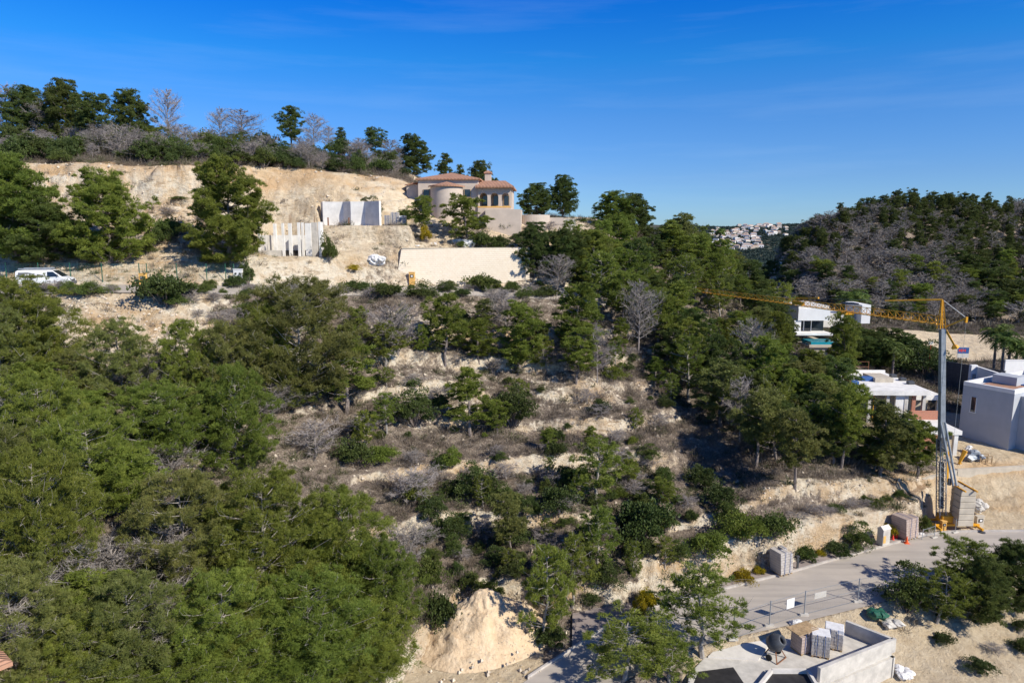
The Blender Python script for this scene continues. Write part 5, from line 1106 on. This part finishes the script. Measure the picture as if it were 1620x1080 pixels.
# ---- tower crane
def crane():
    B0 = at(1487, 833, 60.3); B0.z = -27; O = B0; o = empty('tower_crane', O, 'yellow self erecting crane with a grey mast and a long lattice jib', 'crane')
    yc = 60.3; top = at(1491, 520, yc)-O; low = Vector((0, 0, 0.9))
    kn = low.lerp(top, 0.42); ps = MB()
    # lower mast as four chords with lacing
    for dx in (-.28, .28):
        for dy in (-.28, .28): ps.beam(low+Vector((dx, dy, 0)), kn+Vector((dx, dy, 0)), .05, 4)
    for i in range(16):
        a = low.lerp(kn, i/16); b2 = low.lerp(kn, (i+1)/16); sg = 1 if i % 2 else -1
        for dy in (-.28, .28): ps.beam(a+Vector((-.28*sg, dy, 0)), b2+Vector((.28*sg, dy, 0)), .022, 3)
        for dx in (-.28, .28): ps.beam(a+Vector((dx, -.28*sg, 0)), b2+Vector((dx, .28*sg, 0)), .022, 3)
    ps.build('lower_mast', M['steel'], o)
    MB().beam(low.lerp(top, .05), low.lerp(top, .30), .22, 4).build('mast_cover', M['steel_dark'], o)
    MB().beam(kn, top, .31, 4, .29).build('upper_mast', M['steel'], o)
    MB().beam(low.lerp(top, .36)+Vector((0, 0, 0)), kn+Vector((0, 0, .3)), .34, 4).build('mast_collar', M['steel_dark'], o)
    MB().beam(low.lerp(top, .2)+Vector((.42, -.2, 0)), low.lerp(top, .36)+Vector((.42, -.2, 0)), .13, 4).build('luffing_ram', M['crane'], o)
    st = MB()
    for du, dv in ((1488, 1508), (1495, 1513)):
        st.beam(at(du, 668, yc-.4)-O, at(dv, 768, yc-1.2)-O, .09, 6)
    st.build('brace_strut', M['steel'], o)
    # jib
    J0 = at(1487, 513, yc)-O; zj = J0.z+O.z; yt = zj/s_of(461); tip = at(1101, 461, yt)-O; d = tip-J0; N = 44; hgt = .72
    sd = Vector((d.y, -d.x, 0)).normalized(); 
    jb = MB()
    def P(i, k):
        c = J0+d*(i/N); hh = hgt*(1-.35*i/N)
        return c+Vector((0, 0, hh)) if k == 2 else c+sd*(.42 if k else -.42)*(1-.3*i/N)
    for i in range(N):
        for k in (0, 1, 2): jb.beam(P(i, k), P(i+1, k), .045, 4)
        for k in (0, 1):
            jb.beam(P(i, k), P(i+.5, 2), .026, 3); jb.beam(P(i+.5, 2), P(i+1, k), .026, 3)
        jb.beam(P(i, 0), P(i, 1), .02, 3)
    jb.build('jib', M['crane'], o)
    fj = MB(); a = P(N*.48, 2); b2 = P(N*.39, 2); fj.beam(a+Vector((0, 0, .15)), b2+Vector((0, 0, .45)), .13, 4); fj.beam(P(N*.48, 0)+Vector((0, 0, .3)), P(N*.44, 0)+Vector((0, 0, .3)), .28, 4); fj.build('fold_joint', M['crane'], o)
    tr = MB(); c = P(N*.28, 0).lerp(P(N*.28, 1), .5); tr.box(c.x-.5, c.x+.5, c.y-.35, c.y+.35, c.z-.25, c.z-.05); tr.build('trolley', M['crane'], o)
    # head frame, struts, ties
    apex = at(1491, 474, yc)-O; hf = MB()
    for q in ((-.25, -.25), (.25, -.25), (-.25, .25), (.25, .25)): hf.beam(top+Vector((q[0]-.1, q[1], 0)), apex+Vector((q[0]*.2, q[1]*.2, 0)), .05, 4)
    for i in range(1, 6): hf.beam(top.lerp(apex, i/6)+Vector((-.18*(1-i/7)-.05, -.2*(1-i/7), 0)), top.lerp(apex, i/6)+Vector((.18*(1-i/7), -.2*(1-i/7), 0)), .03, 4)
    hf.build('head_frame', M['crane'], o)
    dn = d.normalized(); fs = apex+Vector((-3.9, 2.2, -.30)); MB().beam(apex+Vector((0, 0, .02)), fs, .1, 4, .07).build('tie_strut', M['crane'], o)
    rear = at(1529, 503, yc-1.0)-O; rb = MB(); rb.beam(top+Vector((.1, 0, .1)), rear, .1, 4); rb.beam(rear+Vector((0, 0, .1)), rear+Vector((0, 0, -.4)), .12, 4); rb.build('counter_strut', M['crane'], o)
    hk = at(1510, 546, yc-.5)-O; h2 = MB(); h2.beam(top+Vector((.3, 0, -.1)), hk, .12, 4, .1); h2.beam(hk, hk+Vector((.1, 0, -.25)), .18, 5, .34); h2.build('hinged_leg', M['crane'], o)
    wr = MB(); wr.beam(fs, P(N*.44, 2)+Vector((0, 0, .3)), .018, 3); wr.beam(apex, rear, .035, 3); wr.beam(rear, Vector((rear.x, rear.y, 4.6)), .012, 3); wr.build('cable', M['steel'], o)
    hb = MB(); hb.box(rear.x-.12, rear.x+.12, rear.y-.1, rear.y+.1, 4.4, 5.0); hb.build('hook_block', M['steel_dark'], o)
    bs_ = MB(); bs_.box(-.9, 3.2, -.7, -.55, .3, .5); bs_.box(-.9, 3.2, .55, .7, .3, .5); bs_.box(-.9, -.75, -1.5, 1.5, .2, .38); bs_.box(2.9, 3.05, -1.5, 1.5, .2, .38); bs_.build('base_frame', M['crane'], o)
    for q in ((-.82, -1.4), (-.82, 1.4), (2.97, -1.4), (2.97, 1.4)): MB().lathe([(0.01, 0), (.28, 0), (.28, .08), (.06, .1), (.06, .2)], 10, q[0], q[1]).build('outrigger_foot', M['steel_dark'], o)
    MB().box(-.2, 1.0, -.55, .55, .51, 1.2).build('winch_housing', M['crane'], o, bevel=.05)
    # ballast
    x0 = (at(1502, 820, yc-.9)-O).x; 
    for (xx, yy2, wq) in ((1.5, -.75, .72), (1.95, .45, .62)):
        for k in range(6): MB().box(xx-wq+.02*(k % 2), xx+wq-.015*(k % 3), yy2-.5, yy2+.5, .53+k*.575, .53+k*.575+.545).build('ballast_block', M['concrete_tan'], o, bevel=.045)
        MB().box(xx-wq+.1, xx+wq-.1, yy2-.4, yy2+.4, .51, 3.9).build('ballast_core', M['steel_dark'], o)
    for k in (-.5, .55): MB().box(1.45+k-.06, 1.45+k+.06, -1.6, 1.1, 3.935, 4.05).build('ballast_beam', M['crane'], o)
crane()
meter_box(1547, 836, 816, 13, 'concrete_tan', 'tan meter cabinet with a square plate on the verge right of the crane', name='meter_box', base=Vector((at(1548, 834, 60.2).x, 60.2, -27)), rz=R(10))
meter_box(1492, 838, 824, 7, 'ochre', 'small ochre box at the foot of the crane', base=Vector((at(1492, 836, 59.6).x, 59.6, -27)))
for (u, v, lb) in [(1511, 842, 'single galvanised barrier post standing before the ballast blocks'), (1478, 850, 'leaning barrier section at the kerb end by the crane')]:
    b_ = at(u, v, 27/abs(s_of(v))); o = empty('barrier', b_, lb, 'barrier', rz=R(20)); m = MB(); m.beam((0, 0, 0), (0, 0, 1.3), .03, 5)
    if u == 1478: m.beam((-1.4, .1, 0), (-1.2, .2, .95), .03, 5); m.beam((-1.3, .1, .9), (0, 0, 1.1), .02, 4); m.beam((-1.4, .1, .3), (0, 0, .4), .02, 4)
    m.build('frame', M['steel'], o); MB().box(-.3, .3, -.1, .1, 0, .1).build('foot', M['concrete'], o)
# ---- building site behind the crane
def site_house():
    O = at(1408, 690, 77.5); O.z = -22.6; zr = -17.7-O.z; o = empty('unfinished_house', O, 'unfinished house with a flat grey roof slab and open lower storey left of the crane', 'building', rz=R(-2))
    xl = at(1347, 618, 76).x-O.x; xr = at(1472, 618, 76).x-O.x
    MB().box(xl, xr, -1.6, 9.0, zr-.55, zr).build('roof_slab', M['concrete_white'], o)
    MB().box(xl, xl+.25, -1.6, 9.0, zr+.003, zr+.3).build('parapet', M['concrete_white'], o)
    MB().box(xl, xr, 8.75, 9.0, zr+.003, zr+.3).build('parapet', M['concrete_white'], o)
    for x in np.linspace(xl+.4, xr-.4, 5): MB().box(x-.18, x+.18, -1.2, -.85, -2.2, zr-.552).build('column', M['concrete'], o)
    MB().box(xl+.3, xr-.3, 4.0, 4.3, -2, zr-.552).build('back_wall', M['concrete_tan'], o)
    MB().box(xr-3.6, xr-2.2, -1.15, -.9, -2, zr-.556).build('infill_wall', M['concrete_white'], o); MB().box(xr-1.7, xr-1.3, -1.1, -.9, -2, zr-.556).build('infill_wall', M['brick'], o)
    MB().box(xl, xr, -1.4, 4, -2.3, -.35).build('floor_slab', M['concrete'], o)
    for (x, y, sx, sy, h, mt, nm) in [(xl+1.6, 1.5, .6, .4, .45, 'blue', 'roof_crate'), (xl+4.3, 3.8, .7, .4, .5, 'blue', 'roof_crate'), (xl+6, 4.5, 1.1, 1.6, .5, 'concrete_tan', 'formwork'), (xl+8.6, 2, .35, .3, .35, 'steel_dark', 'roof_vent'), (xl+8.7, 4, .35, .3, .35, 'steel_dark', 'roof_vent'), (xl+8.6, 6, .35, .3, .35, 'steel_dark', 'roof_vent')]:
        MB().box(x-sx, x+sx, y-sy, y+sy, zr+.003, zr+h).build(nm, M[mt], o, bevel=.03)
    MB().box(xl+.35, xl+.9, 1, 6, zr+.303, zr+.33).build('solar_panel', M['solar'], o)
    sc = MB()
    for x in np.linspace(xl, xr-2, 5): sc.beam((x, 9.1, zr), (x, 9.1, zr+1.4), .035, 4)
    for h in (.7, 1.35): sc.beam((xl, 9.1, zr+h), (xr-2, 9.1, zr+h), .03, 4)
    sc.beam((xl-.1, -1.6, zr+1.2), (xl-.1, -1.6, zr-2.5), .035, 4); sc.beam((xl-.1, 3, zr+1.2), (xl-.1, 3, zr-1.5), .035, 4); sc.beam((xl-.1, -1.6, zr+1), (xl-.1, 9, zr+1), .025, 4)
    sc.build('guard_rail', M['rust'], o)
    pr = MB(); 
    for x in (xl+1.5, xl+3.2): pr.beam((x, -.6, -.35), (x, -.6, zr-.56), .05, 4)
    pr.build('prop', M['crane'], o)
    # lower wing beside the crane
    a = at(1466, 700, 70)-O; b2 = at(1528, 700, 70)-O; f = -23.6-O.z
    MB().box(a.x, b2.x, a.y, a.y+6, f-.05, f+.12).build('ground_slab', M['concrete_white'], o)
    z1 = at(1500, 681, 70).z-O.z
    MB().box(a.x+.5, b2.x-.3, a.y, a.y+5, z1-.45, z1).build('wing_slab', M['concrete_white'], o)
    MB().box(b2.x-1.0, b2.x-.6, a.y+.1, a.y+.5, f+.123, z1-.452).build('column', M['concrete_white'], o)
    MB().box(a.x+.6, b2.x-.4, a.y+3.6, a.y+3.8, f+.123, z1-.452).build('brick_wall', M['brick'], o)
    MB().box(a.x+.7, b2.x-.4, a.y+4.4, a.y+4.6, z1+.003, z1+1.0).build('brick_parapet', M['brick'], o)
    MB().box(a.x-.6, a.x+1.2, a.y+.3, a.y+.5, f+.123, f+2.4).build('brick_panel', M['brick'], o)
    z2 = at(1490, 638, 74).z-O.z; MB().box(xr-.6, xr+2.6, 0.2, 3.5, z2-.5, z2).build('canopy', M['concrete_white'], o)
    MB().box(xr+2.0, xr+2.3, .4, .7, -1.2, z2-.503).build('column', M['concrete'], o)
    MB().box(xr-.5, xr+2.4, 3.0, 3.3, -1.2, z2-.503).build('canopy_back_wall', M['concrete_tan'], o)
site_house()
def rw(P0, P1, z0, z1, th, name, label, mat, cat='wall', cope=True):
    L_ = (Vector((P1.x-P0.x, P1.y-P0.y))).length; o = empty(name, Vector((P0.x, P0.y, z0)), label, cat, rz=math.atan2(P1.y-P0.y, P1.x-P0.x))
    MB().box(0, L_, 0, th, -.8, z1-z0).build('wall', M[mat], o)
    if cope: MB().box(-.02, L_+.02, -.05, th+.05, z1-z0+.003, z1-z0+.08).build('coping', M[mat], o)
    return o
A = at(1458, 770, 63.9); B_ = at(1513, 770, 66.3); rw(A, B_, -27, -23.75, .3, 'site_retaining_wall', 'grey concrete retaining wall behind the crane mast', 'concrete_tan')
A = at(1514, 760, 66.2); B_ = at(1625, 760, 67.3); rw(A, B_, -27, at(1560, 741, 66.5).z, .35, 'long_plaster_wall', 'long pale plastered wall right of the crane above the earth bank', 'concrete_tan', cope=False)
def mixer(P, label, mat='steel', rz=0, s=1.0):
    o = empty('cement_mixer', P, label, 'mixer', rz=rz, sc=s); d = MB().lathe([(.05, -.45), (.42, -.35), (.5, 0), (.3, .5), (.22, .52), (.2, .3)], 18).build('drum', M[mat], o, smooth=True); d.location = (0, 0, .95); d.rotation_euler = (R(50), 0, 0)
    f = MB(); f.beam((-.5, -.4, 0), (-.1, 0, .9), .04, 4); f.beam((.5, -.4, 0), (.1, 0, .9), .04, 4); f.beam((0, .6, 0), (0, .1, .9), .04, 4); f.beam((-.5, -.4, .02), (.5, -.4, .02), .03, 4); f.build('stand', M['rust'], o)
    for x in (-.5, .5): w_ = MB().lathe([(.01, -.05), (.18, -.05), (.18, .05), (.01, .05)], 12).build('wheel', M['rubber'], o); w_.location = (x, .1, .18); w_.rotation_euler = (0, R(90), 0)
P = at(1540, 733, 68.6); P.z = H(P.x, P.y); lump('wrapped_bundle', P, 1.6, 1.4, 1.5, 'steel', 'large silvery wrapped bundle on the site platform', 'bundle', n=5, seed=21)
P = at(1533, 712, 71); P.z = H(P.x, P.y); lump('white_bag', P, .9, .9, 1.1, 'bag', 'white bulk bag behind the silvery bundle', 'bag', n=4, seed=22)
P = at(1556, 735, 68.4); P.z = H(P.x, P.y); o = empty('timber_crates', P, 'open brown timber frame beside the silvery bundle', 'crate'); m = MB()
for x in (-.6, 0, .6):
    for y in (-.3, .3): m.box(x-.04, x+.04, y-.04, y+.04, 0, .9)
for z in (.1, .5, .85): m.box(-.66, .66, -.36, -.30, z, z+.08); m.box(-.66, .66, .30, .36, z, z+.08)
m.build('frame', M['wood'], o)
P = at(1519, 715, 67.5); o = empty('concrete_skip', Vector((P.x, P.y, H(P.x, P.y)+.1)), 'yellow concrete chute leaning by the white pillar', 'chute'); m = MB(); m.beam((0, 0, 0), (.5, 0, 1.4), .12, 5, .26); m.build('funnel', M['crane'], o); m = MB(); m.beam((-.1, 0, 0), (.3, 0, 0), .05, 4); m.build('lip', M['crane'], o)
px_lump(1545, 806, 26, 26, 'heap of dark hoses and rubble under the earth bank', 9, 31, 'concrete', y=63.2, name='rubble_heap', cat='rubble')
# ---- white villa on the right
def white_house():
    P = at(1606, 617, 71.5); O = Vector((P.x, P.y, -22.9)); Q = at(1525, 603, 76.0); d = Vector((Q.x-P.x, Q.y-P.y)); L_ = d.length; ang = math.atan2(d.y, d.x)
    o = empty('white_villa', O, 'white flat roofed villa at the right edge with a shaded side wall', 'house', rz=ang); h = P.z-O.z
    # local x runs to the far left corner, local -y is outwards (left front)
    MB().box(0, L_, -13, 0, -1.5, h-.45).build('wall', M['white_shaded'], o)
    pr = MB(); pr.box(0, L_, -.3, 0.02, h-.447, h); pr.box(0, L_, -13, -12.7, h-.447, h); pr.box(-.02, .3, -12.7, -.3, h-.447, h); pr.box(L_-.3, L_, -12.7, -.3, h-.447, h); pr.build('parapet', M['white'], o)
    MB().box(.9, L_-.9, -9.0, -1.2, h-.44, h-.36).build('roof_terrace', M['tiles'], o); MB().box(1.2, 3.6, -9.5, -5.0, h-.355, h-.25).build('roof_tarpaulin', M['blue'], o)
    wq = MB().box(L_-1.5, L_-1.0, .0, .05, h-3.3, h-1.6).build('window', M['glass'], o)
    fq = MB(); fq.box(L_-1.56, L_-1.5, 0, .07, h-3.3, h-1.6); fq.box(L_-1.0, L_-.94, 0, .07, h-3.3, h-1.6); fq.box(L_-1.6, L_-.9, 0, .12, h-3.38, h-3.302); fq.build('frame', M['white'], wq)
    MB().box(L_-3.5, L_-1, -6, -4, h-.35, h+.6).build('roof_hatch', M['white_shaded'], o)
    MB().box(-3.6, -.01, -9.5, -1.5, -1.5, h-1.0).build('side_wing', M['white_shaded'], o)
    MB().box(-3.66, -3.60, -3.4, -2.4, h-2.9, h-1.6).build('window', M['glass'], o); MB().box(-2.6, -1.6, -1.5, -1.45, h-2.8, h-1.6).build('window', M['glass'], o)
    MB().box(-3.7, -.02, -9.6, -1.4, h-.997, h-.82).build('wing_roof', M['white_shaded'], o)
white_house()
# ---- white modern house with a pool
def pool_house():
    yh = 104.0; O = at(1290, 545, yh); o = empty('modern_house', O, 'white modern house with a deep roof fascia above a turquoise pool', 'house', rz=0); 
    X_ = lambda u, y=yh: t_of(u, 515)*y-O.x; Z_ = lambda v, y=yh: s_of(v)*y-O.z
    MB().box(X_(1262), X_(1312), 0, 8, Z_(507), Z_(488)).build('roof_fascia', M['white'], o)
    MB().box(X_(1263), X_(1311), .3, 7.9, Z_(488)+.003, Z_(484)).build('roof_parapet', M['white_worn'], o)
    MB().box(X_(1257), X_(1268), .2, 6, Z_(529), Z_(507)-.003).build('side_wall', M['white'], o)
    MB().box(X_(1268)+.01, X_(1312), 2.0, 7.8, Z_(526), Z_(507)-.003).build('glazing', M['glass'], o)
    for u in (1280, 1292): MB().box(X_(u)-.05, X_(u)+.05, 1.9, 1.99, Z_(526), Z_(507)-.003).build('mullion', M['white'], o)
    MB().box(X_(1256), X_(1314), -1.0, 7.5, Z_(529), Z_(526)-.003).build('terrace', M['concrete_white'], o)
    MB().box(X_(1266), X_(1306), -4.2, -1.0, Z_(537)-.4, Z_(534)).build('pool_water', M['pool'], o)
    MB().box(X_(1262), X_(1310), -4.55, -4.22, Z_(542), Z_(538)).build('pool_edge', M['concrete_tan'], o)
    MB().box(X_(1262), X_(1310), -4.2, 6, -3.5, Z_(540)).build('pool_base', M['concrete_tan'], o)
    MB().box(X_(1293), X_(1296), -4.6, -4.3, -2, Z_(542)-.003).build('pillar', M['ochre'], o)
    MB().box(X_(1359, 107), X_(1373, 107), 2.5, 8, Z_(515), Z_(485)).build('right_wing', M['white'], o)
    MB().box(X_(1312)+.01, X_(1357, 106), 4.0, 8, Z_(523), Z_(500)).build('middle_wing', M['white_worn'], o)
    MB().box(X_(1352), X_(1372), 3, 5, Z_(485)+.003, Z_(483)).build('solar_panel', M['solar'], o)
pool_house()
# ---- palms
def palm(u, vb, vt, wpx, label, y=None, short=False):
    b_ = place(u, vb) if y is None else at(u, vb, y)
    if y is not None: b_.z = H(b_.x, b_.y)
    h = max(1.2, b_.y*s_of(vt)-b_.z); rad = wpx*m_px(b_.y, vt)/2; o = empty('palm_tree', b_, label, 'palm', 'palms before the far hill', rz=random.uniform(0, 6))
    t = MB(); hh = h-rad*0.5
    for k in range(6): t.beam((0.04*math.sin(k), 0, -0.3+(hh+.3)*k/6), (0.04*math.sin(k+1), 0, -0.3+(hh+.3)*(k+1)/6), .22-.01*k, 8, .19-.01*k)
    t.build('trunk', M['bark'], o); r = np.random.default_rng(int(u)); P = []; D = []; m = MB()
    for k in range(46):
        an = k*2.4; el = r.uniform(-.55, 1.1); n = 7; p = Vector((0, 0, hh)); d = Vector((math.cos(an)*math.cos(el), math.sin(an)*math.cos(el), math.sin(el)+.25)); step = rad*1.25/n
        for j in range(n):
            q = p+d.normalized()*step; m.beam(p, q, .02, 3); S_ = d.cross(Vector((0, 0, 1))).normalized() if abs(d.z) < 2 else Vector((1, 0, 0))
            for sg in (-1, 1):
                for _ in range(3):
                    P.append(p.lerp(q, r.uniform())[:]); D.append((d.normalized()*.5+S_*sg*.8+Vector((0, 0, -.25+.1*r.normal())))[:])
            p = q; d.z -= .23
    V, Fc = blades(np.array(P), np.array(D), rad*.34, .09, r); me = np_mesh('fronds', V, Fc, M['palm']); mobj('fronds', me, o)
for (u, vb, vt, wd, lb, y) in [(1571, 588, 514, 44, 'tallest palm, at the left of the row by the white walls', 96), (1584, 590, 528, 38, 'second palm of the row from the left', 92), (1594, 592, 534, 36, 'third palm of the row from the left', 93), (1606, 590, 540, 36, 'fourth palm of the row from the left', 95), (1617, 592, 545, 38, 'palm cut by the right edge of the picture', 91),
    (1345, 520, 462, 46, 'palm rising behind the crane jib above the white modern house', 118), (1412, 585, 540, 46, 'low palm in the garden left of the crane mast', 98), (1137, 420, 362, 16, 'small palm on the skyline beside the distant town', 120)]:
    palm(u, vb, vt, wd, lb, y)
# ---- billboard, small sign, gate walls
P = place(1522, 573); zt = P.y*s_of(549)-P.z; o = empty('billboard', P, 'blue and white billboard on two posts before the sandy field', 'billboard', rz=R(-6))
for x in (-.6, .6): MB().box(x-.05, x+.05, 0.05, .13, -.5, zt).build('post', M['steel_dark'], o)
MB().box(-.85, .85, -.04, .04, zt-1.7, zt).build('panel', M['white_worn'], o)
MB().box(-.83, .83, -.05, -.043, zt-1.0, zt-.04).build('blue_band', M['blue'], o)
m = MB()
for k, (a, c, z1, z2) in enumerate([(-.7, -.45, .7, .35), (-.38, -.15, .75, .3), (-.08, .1, .68, .35), (.18, .35, .72, .32)]): m.box(a, c, -.06, -.052, zt-z1, zt-z2)
m.build('red_lettering', M['red'], o)
P = place(1463, 590); zt = P.y*s_of(542)-P.z; o = empty('small_sign', P, 'small pale sign on a thin red pole before the olive green tree', 'sign')
MB().beam((0, -.8, -.3), (0, -.8, zt), .05, 5).build('pole', M['red'], o); MB().box(-.35, .35, -.87, -.83, zt-.15, zt+.3).build('panel', M['white_worn'], o)
A = at(1544, 585, 86); B_ = at(1592, 598, 80); 
o = rw(A, B_, -21.7, at(1544, 580, 86).z, .25, 'white_gate_wall', 'white wall sloping down beside the entrance pillar', 'white')
P = at(1539, 594, 86); o = empty('entrance_pillar', Vector((P.x, P.y, H(P.x, P.y))), 'white entrance pillar with two slots at the top of the sloping white wall', 'pillar'); zt = at(1539, 577, 86).z-o.location.z
MB().box(-.4, .4, -.2, .3, -.5, zt).build('pillar_body', M['white'], o); MB().box(-.22, .22, -.23, -.203, zt*.55, zt*.8).build('letter_slot', M['steel'], o); MB().box(-.22, .22, -.23, -.203, zt*.15, zt*.4).build('letter_slot', M['dark'], o)
A = at(1496, 578, 95); B_ = at(1590, 590, 88); rw(A, B_, min(H(A.x, A.y), H(B_.x, B_.y)), at(1500, 572, 95).z, .1, 'dark_hedge_wall', 'long dark boundary fence behind the white sloping wall', 'steel_dark', 'fence')
A = at(1590, 580, 89); B_ = at(1650, 582, 89); rw(A, B_, H(A.x, A.y), at(1600, 570, 89).z, .2, 'garden_wall', 'white garden wall behind the palms', 'white')
# ---- near building site
def near_site():
    zt = -27.35; O = Vector((at(1300, 1030, 40).x, 40.0, zt)); o = empty('building_under_construction', O, 'roof slab of a house under construction with grey block parapets at the bottom edge', 'building')
    def g(u, v, z=zt): y = z/s_of(v); return Vector((t_of(u, v)*y-O.x, y-O.y))
    A = g(1338, 1000); B_ = g(1411, 1029); C_ = g(1296, 1079); D = g(1170, 1120); E = g(1090, 1066); F_ = g(1135, 1018); G_ = g(1250, 985)
    out = [G_, A, B_, C_, g(1290, 1150), g(1080, 1150), E, F_]
    MB().prism([(p.x, p.y) for p in out][::-1], -.35, 0).build('roof_slab', M['concrete'], o)
    def wall(p, q, h, th=.22, mat='concrete_white', nm='parapet', z0=.003):
        d = (q-p); n = Vector((-d.y, d.x)).normalized()*th; MB().prism([(p.x, p.y), (q.x, q.y), (q.x+n.x, q.y+n.y), (p.x+n.x, p.y+n.y)], z0, h).build(nm, M[mat], o)
    wall(B_, A, .95, mat='concrete'); wall(C_+Vector((0.02, -.02)), B_+Vector((.16, -.12)), .95, mat='concrete')
    ob = [B_+Vector((.2, -.1)), A+Vector((.1, .15)), G_+Vector((0, .1)), F_, E, g(1080, 1150), g(1285, 1150), C_+Vector((.1, -.1))]
    for p, q in zip(ob, ob[1:]+ob[:1]): wall(p, q, -.36, .25, 'concrete', 'outer_wall', -4.5)
    # stair void with a pale rim at the bottom edge
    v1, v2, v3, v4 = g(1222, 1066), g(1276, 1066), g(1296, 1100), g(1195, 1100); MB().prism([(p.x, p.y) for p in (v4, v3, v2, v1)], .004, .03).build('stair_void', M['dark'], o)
    for p, q in ((v1, v2), (v4, v1), (v2, v3)): wall(p, q, .3, .18, 'white_worn', 'void_rim')
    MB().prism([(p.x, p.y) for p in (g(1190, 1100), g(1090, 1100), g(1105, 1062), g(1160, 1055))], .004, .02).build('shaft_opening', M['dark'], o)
    MB().prism([(p.x, p.y) for p in (g(1200, 1045), g(1120, 1040), g(1150, 1012), g(1225, 1010))], .004, .12).build('white_screed', M['white_worn'], o)
    def gw(u, v): p = g(u, v); return Vector((p.x+O.x, p.y+O.y, zt+.005))
    pallet(gw(1268, 1028), 1.0, 1.0, 1.35, 'blocks_pink', 'brown block pallet with loose timber on top on the near roof slab', R(20), 'pallets on the near roof slab')
    pallet(gw(1296, 1034), 1.1, 1.0, 1.4, 'blocks', 'grey block pallet in the middle of the near roof slab', R(-18), 'pallets on the near roof slab', wrap=True)
    pallet(gw(1318, 1022), 1.1, 1.0, 1.3, 'blocks', 'white wrapped block pallet nearest the parapet corner', R(-25), 'pallets on the near roof slab', wrap=True)
    P = gw(1268, 1028); t = empty('timber_stack', P+Vector((0, 0, 1.52)), 'loose brown timber laid on the brown block pallet', 'timber', rz=R(25)); m = MB()
    for i in range(7): m.box(-.9, .9, -.5+i*.16, -.5+i*.16+.11, .0, .07)
    m.build('boards', M['wood'], t)
    mixer(gw(1226, 1040), 'dark cement mixer on the near roof slab', 'steel_dark', R(40), 1.15)
    P = at(1258, 978, 43.9); P.z = -27.1; lump('white_sack_pile', P, 1.2, .8, .5, 'bag', 'crumpled white sacks by the site fence', 'sacks', n=4, seed=41)
    P = at(1430, 1062, 41.5); P.z = H(P.x, P.y)+.1; lump('plaster_sheet', P, 1.6, 1.2, .5, 'bag', 'pale crumpled sheet on the sand right of the near building', 'sheet', n=4, seed=42)
    P = at(1388, 990, 45.5); P.z = H(P.x, P.y); lump('netting_roll', P, 1.3, 1.0, 1.2, 'green_paint', 'dark green netting bundle under the trees of the near verge', 'netting', n=5, seed=43)
    P = at(1410, 996, 45.2); P.z = H(P.x, P.y); lump('rubbish_heap', P, 1.4, 1.0, .6, 'concrete', 'grey rubbish heap right of the green netting', 'rubbish', n=5, seed=44)
near_site()
# ---- tiled roof corner at the bottom left
P = at(17, 1046, 25.5); o = empty('tiled_house', P, 'corner of a clay tiled roof at the bottom left edge', 'house', rz=R(-38))
MB().box(-9, -.4, -6, -.4, -4, -.2).build('wall', M['white'], o); m = MB(); tile_roof(m, -9, -.4, -6, -.4, -.18, 1.6, .45); m.build('roof', M['tiles'], o)
# ---- distant town
def town():
    rr = random.Random(5); tm = []
    for k, (wc, rc) in enumerate([('white', 'town_roof'), ('white_worn', 'town_roof'), ('white', 'white_worn'), ('concrete_tan', 'town_roof')]):
        m = MB(); m.box(-6, 6, -4.5, 4.5, -8, 6, 0); m.add([(-6.4, -4.9, 6.02), (6.4, -4.9, 6.02), (6.4, 4.9, 6.02), (-6.4, 4.9, 6.02), (-3, 0, 8.2 if rc == 'town_roof' else 6.4), (3, 0, 8.2 if rc == 'town_roof' else 6.4)], [(0, 1, 5, 4), (2, 3, 4, 5), (1, 2, 5), (3, 0, 4), (3, 2, 1, 0)], 1)
        for x in (-3.5, 0, 3.5): m.box(x-.8, x+.8, -4.55, -4.49, 1, 3.4, 2)
        me = bpy.data.meshes.new('town_house'); me.from_pydata(m.v, [], m.f)
        for q in (wc, rc, 'dark'): me.materials.append(M[q])
        me.polygons.foreach_set('material_index', m.m); me.update(); tm.append(me)
    n = 0; tries = 0; pts = []
    while n < 115 and tries < 9000:
        tries += 1; u = rr.uniform(1124, 1245); v = rr.uniform(357, 396)
        if u < 1165 and v < 362: continue
        if v < 366 and u < 1175 and rr.random() < .6: continue
        if 366 < v < 376 and u > 1185 and rr.random() < .75: continue
        if u > 1205 and v > 374: continue
        P = place(u, v, 1300)
        if P.y < 1300 or any((P.x-a)**2+(P.y-b_)**2*0.25 < 15**2 for a, b_ in pts): continue
        pts.append((P.x, P.y)); o = mobj('town_house', tm[rr.choice([0, 1, 2, 0, 3])]); o.location = P; o.rotation_euler = (0, 0, rr.uniform(-.6, .6)); s = rr.uniform(.8, 1.25); o.scale = (s*rr.uniform(.8, 1.5), s, s)
        setp(o, 'small pale house among many on the distant hillside town', 'house', 'houses of the distant town'); n += 1
    Y = rng.uniform(900, 2420, 9000); X = Y*rng.uniform(.22, .48, 9000)
    scatter('distant_wood', X, Y, rng.uniform(3, 6, len(X)), [tuft_t(120, 26, .8, .7)], 'far_wood')
town()
print('plants', NPLANT[0], 'objects', len(bpy.data.objects))
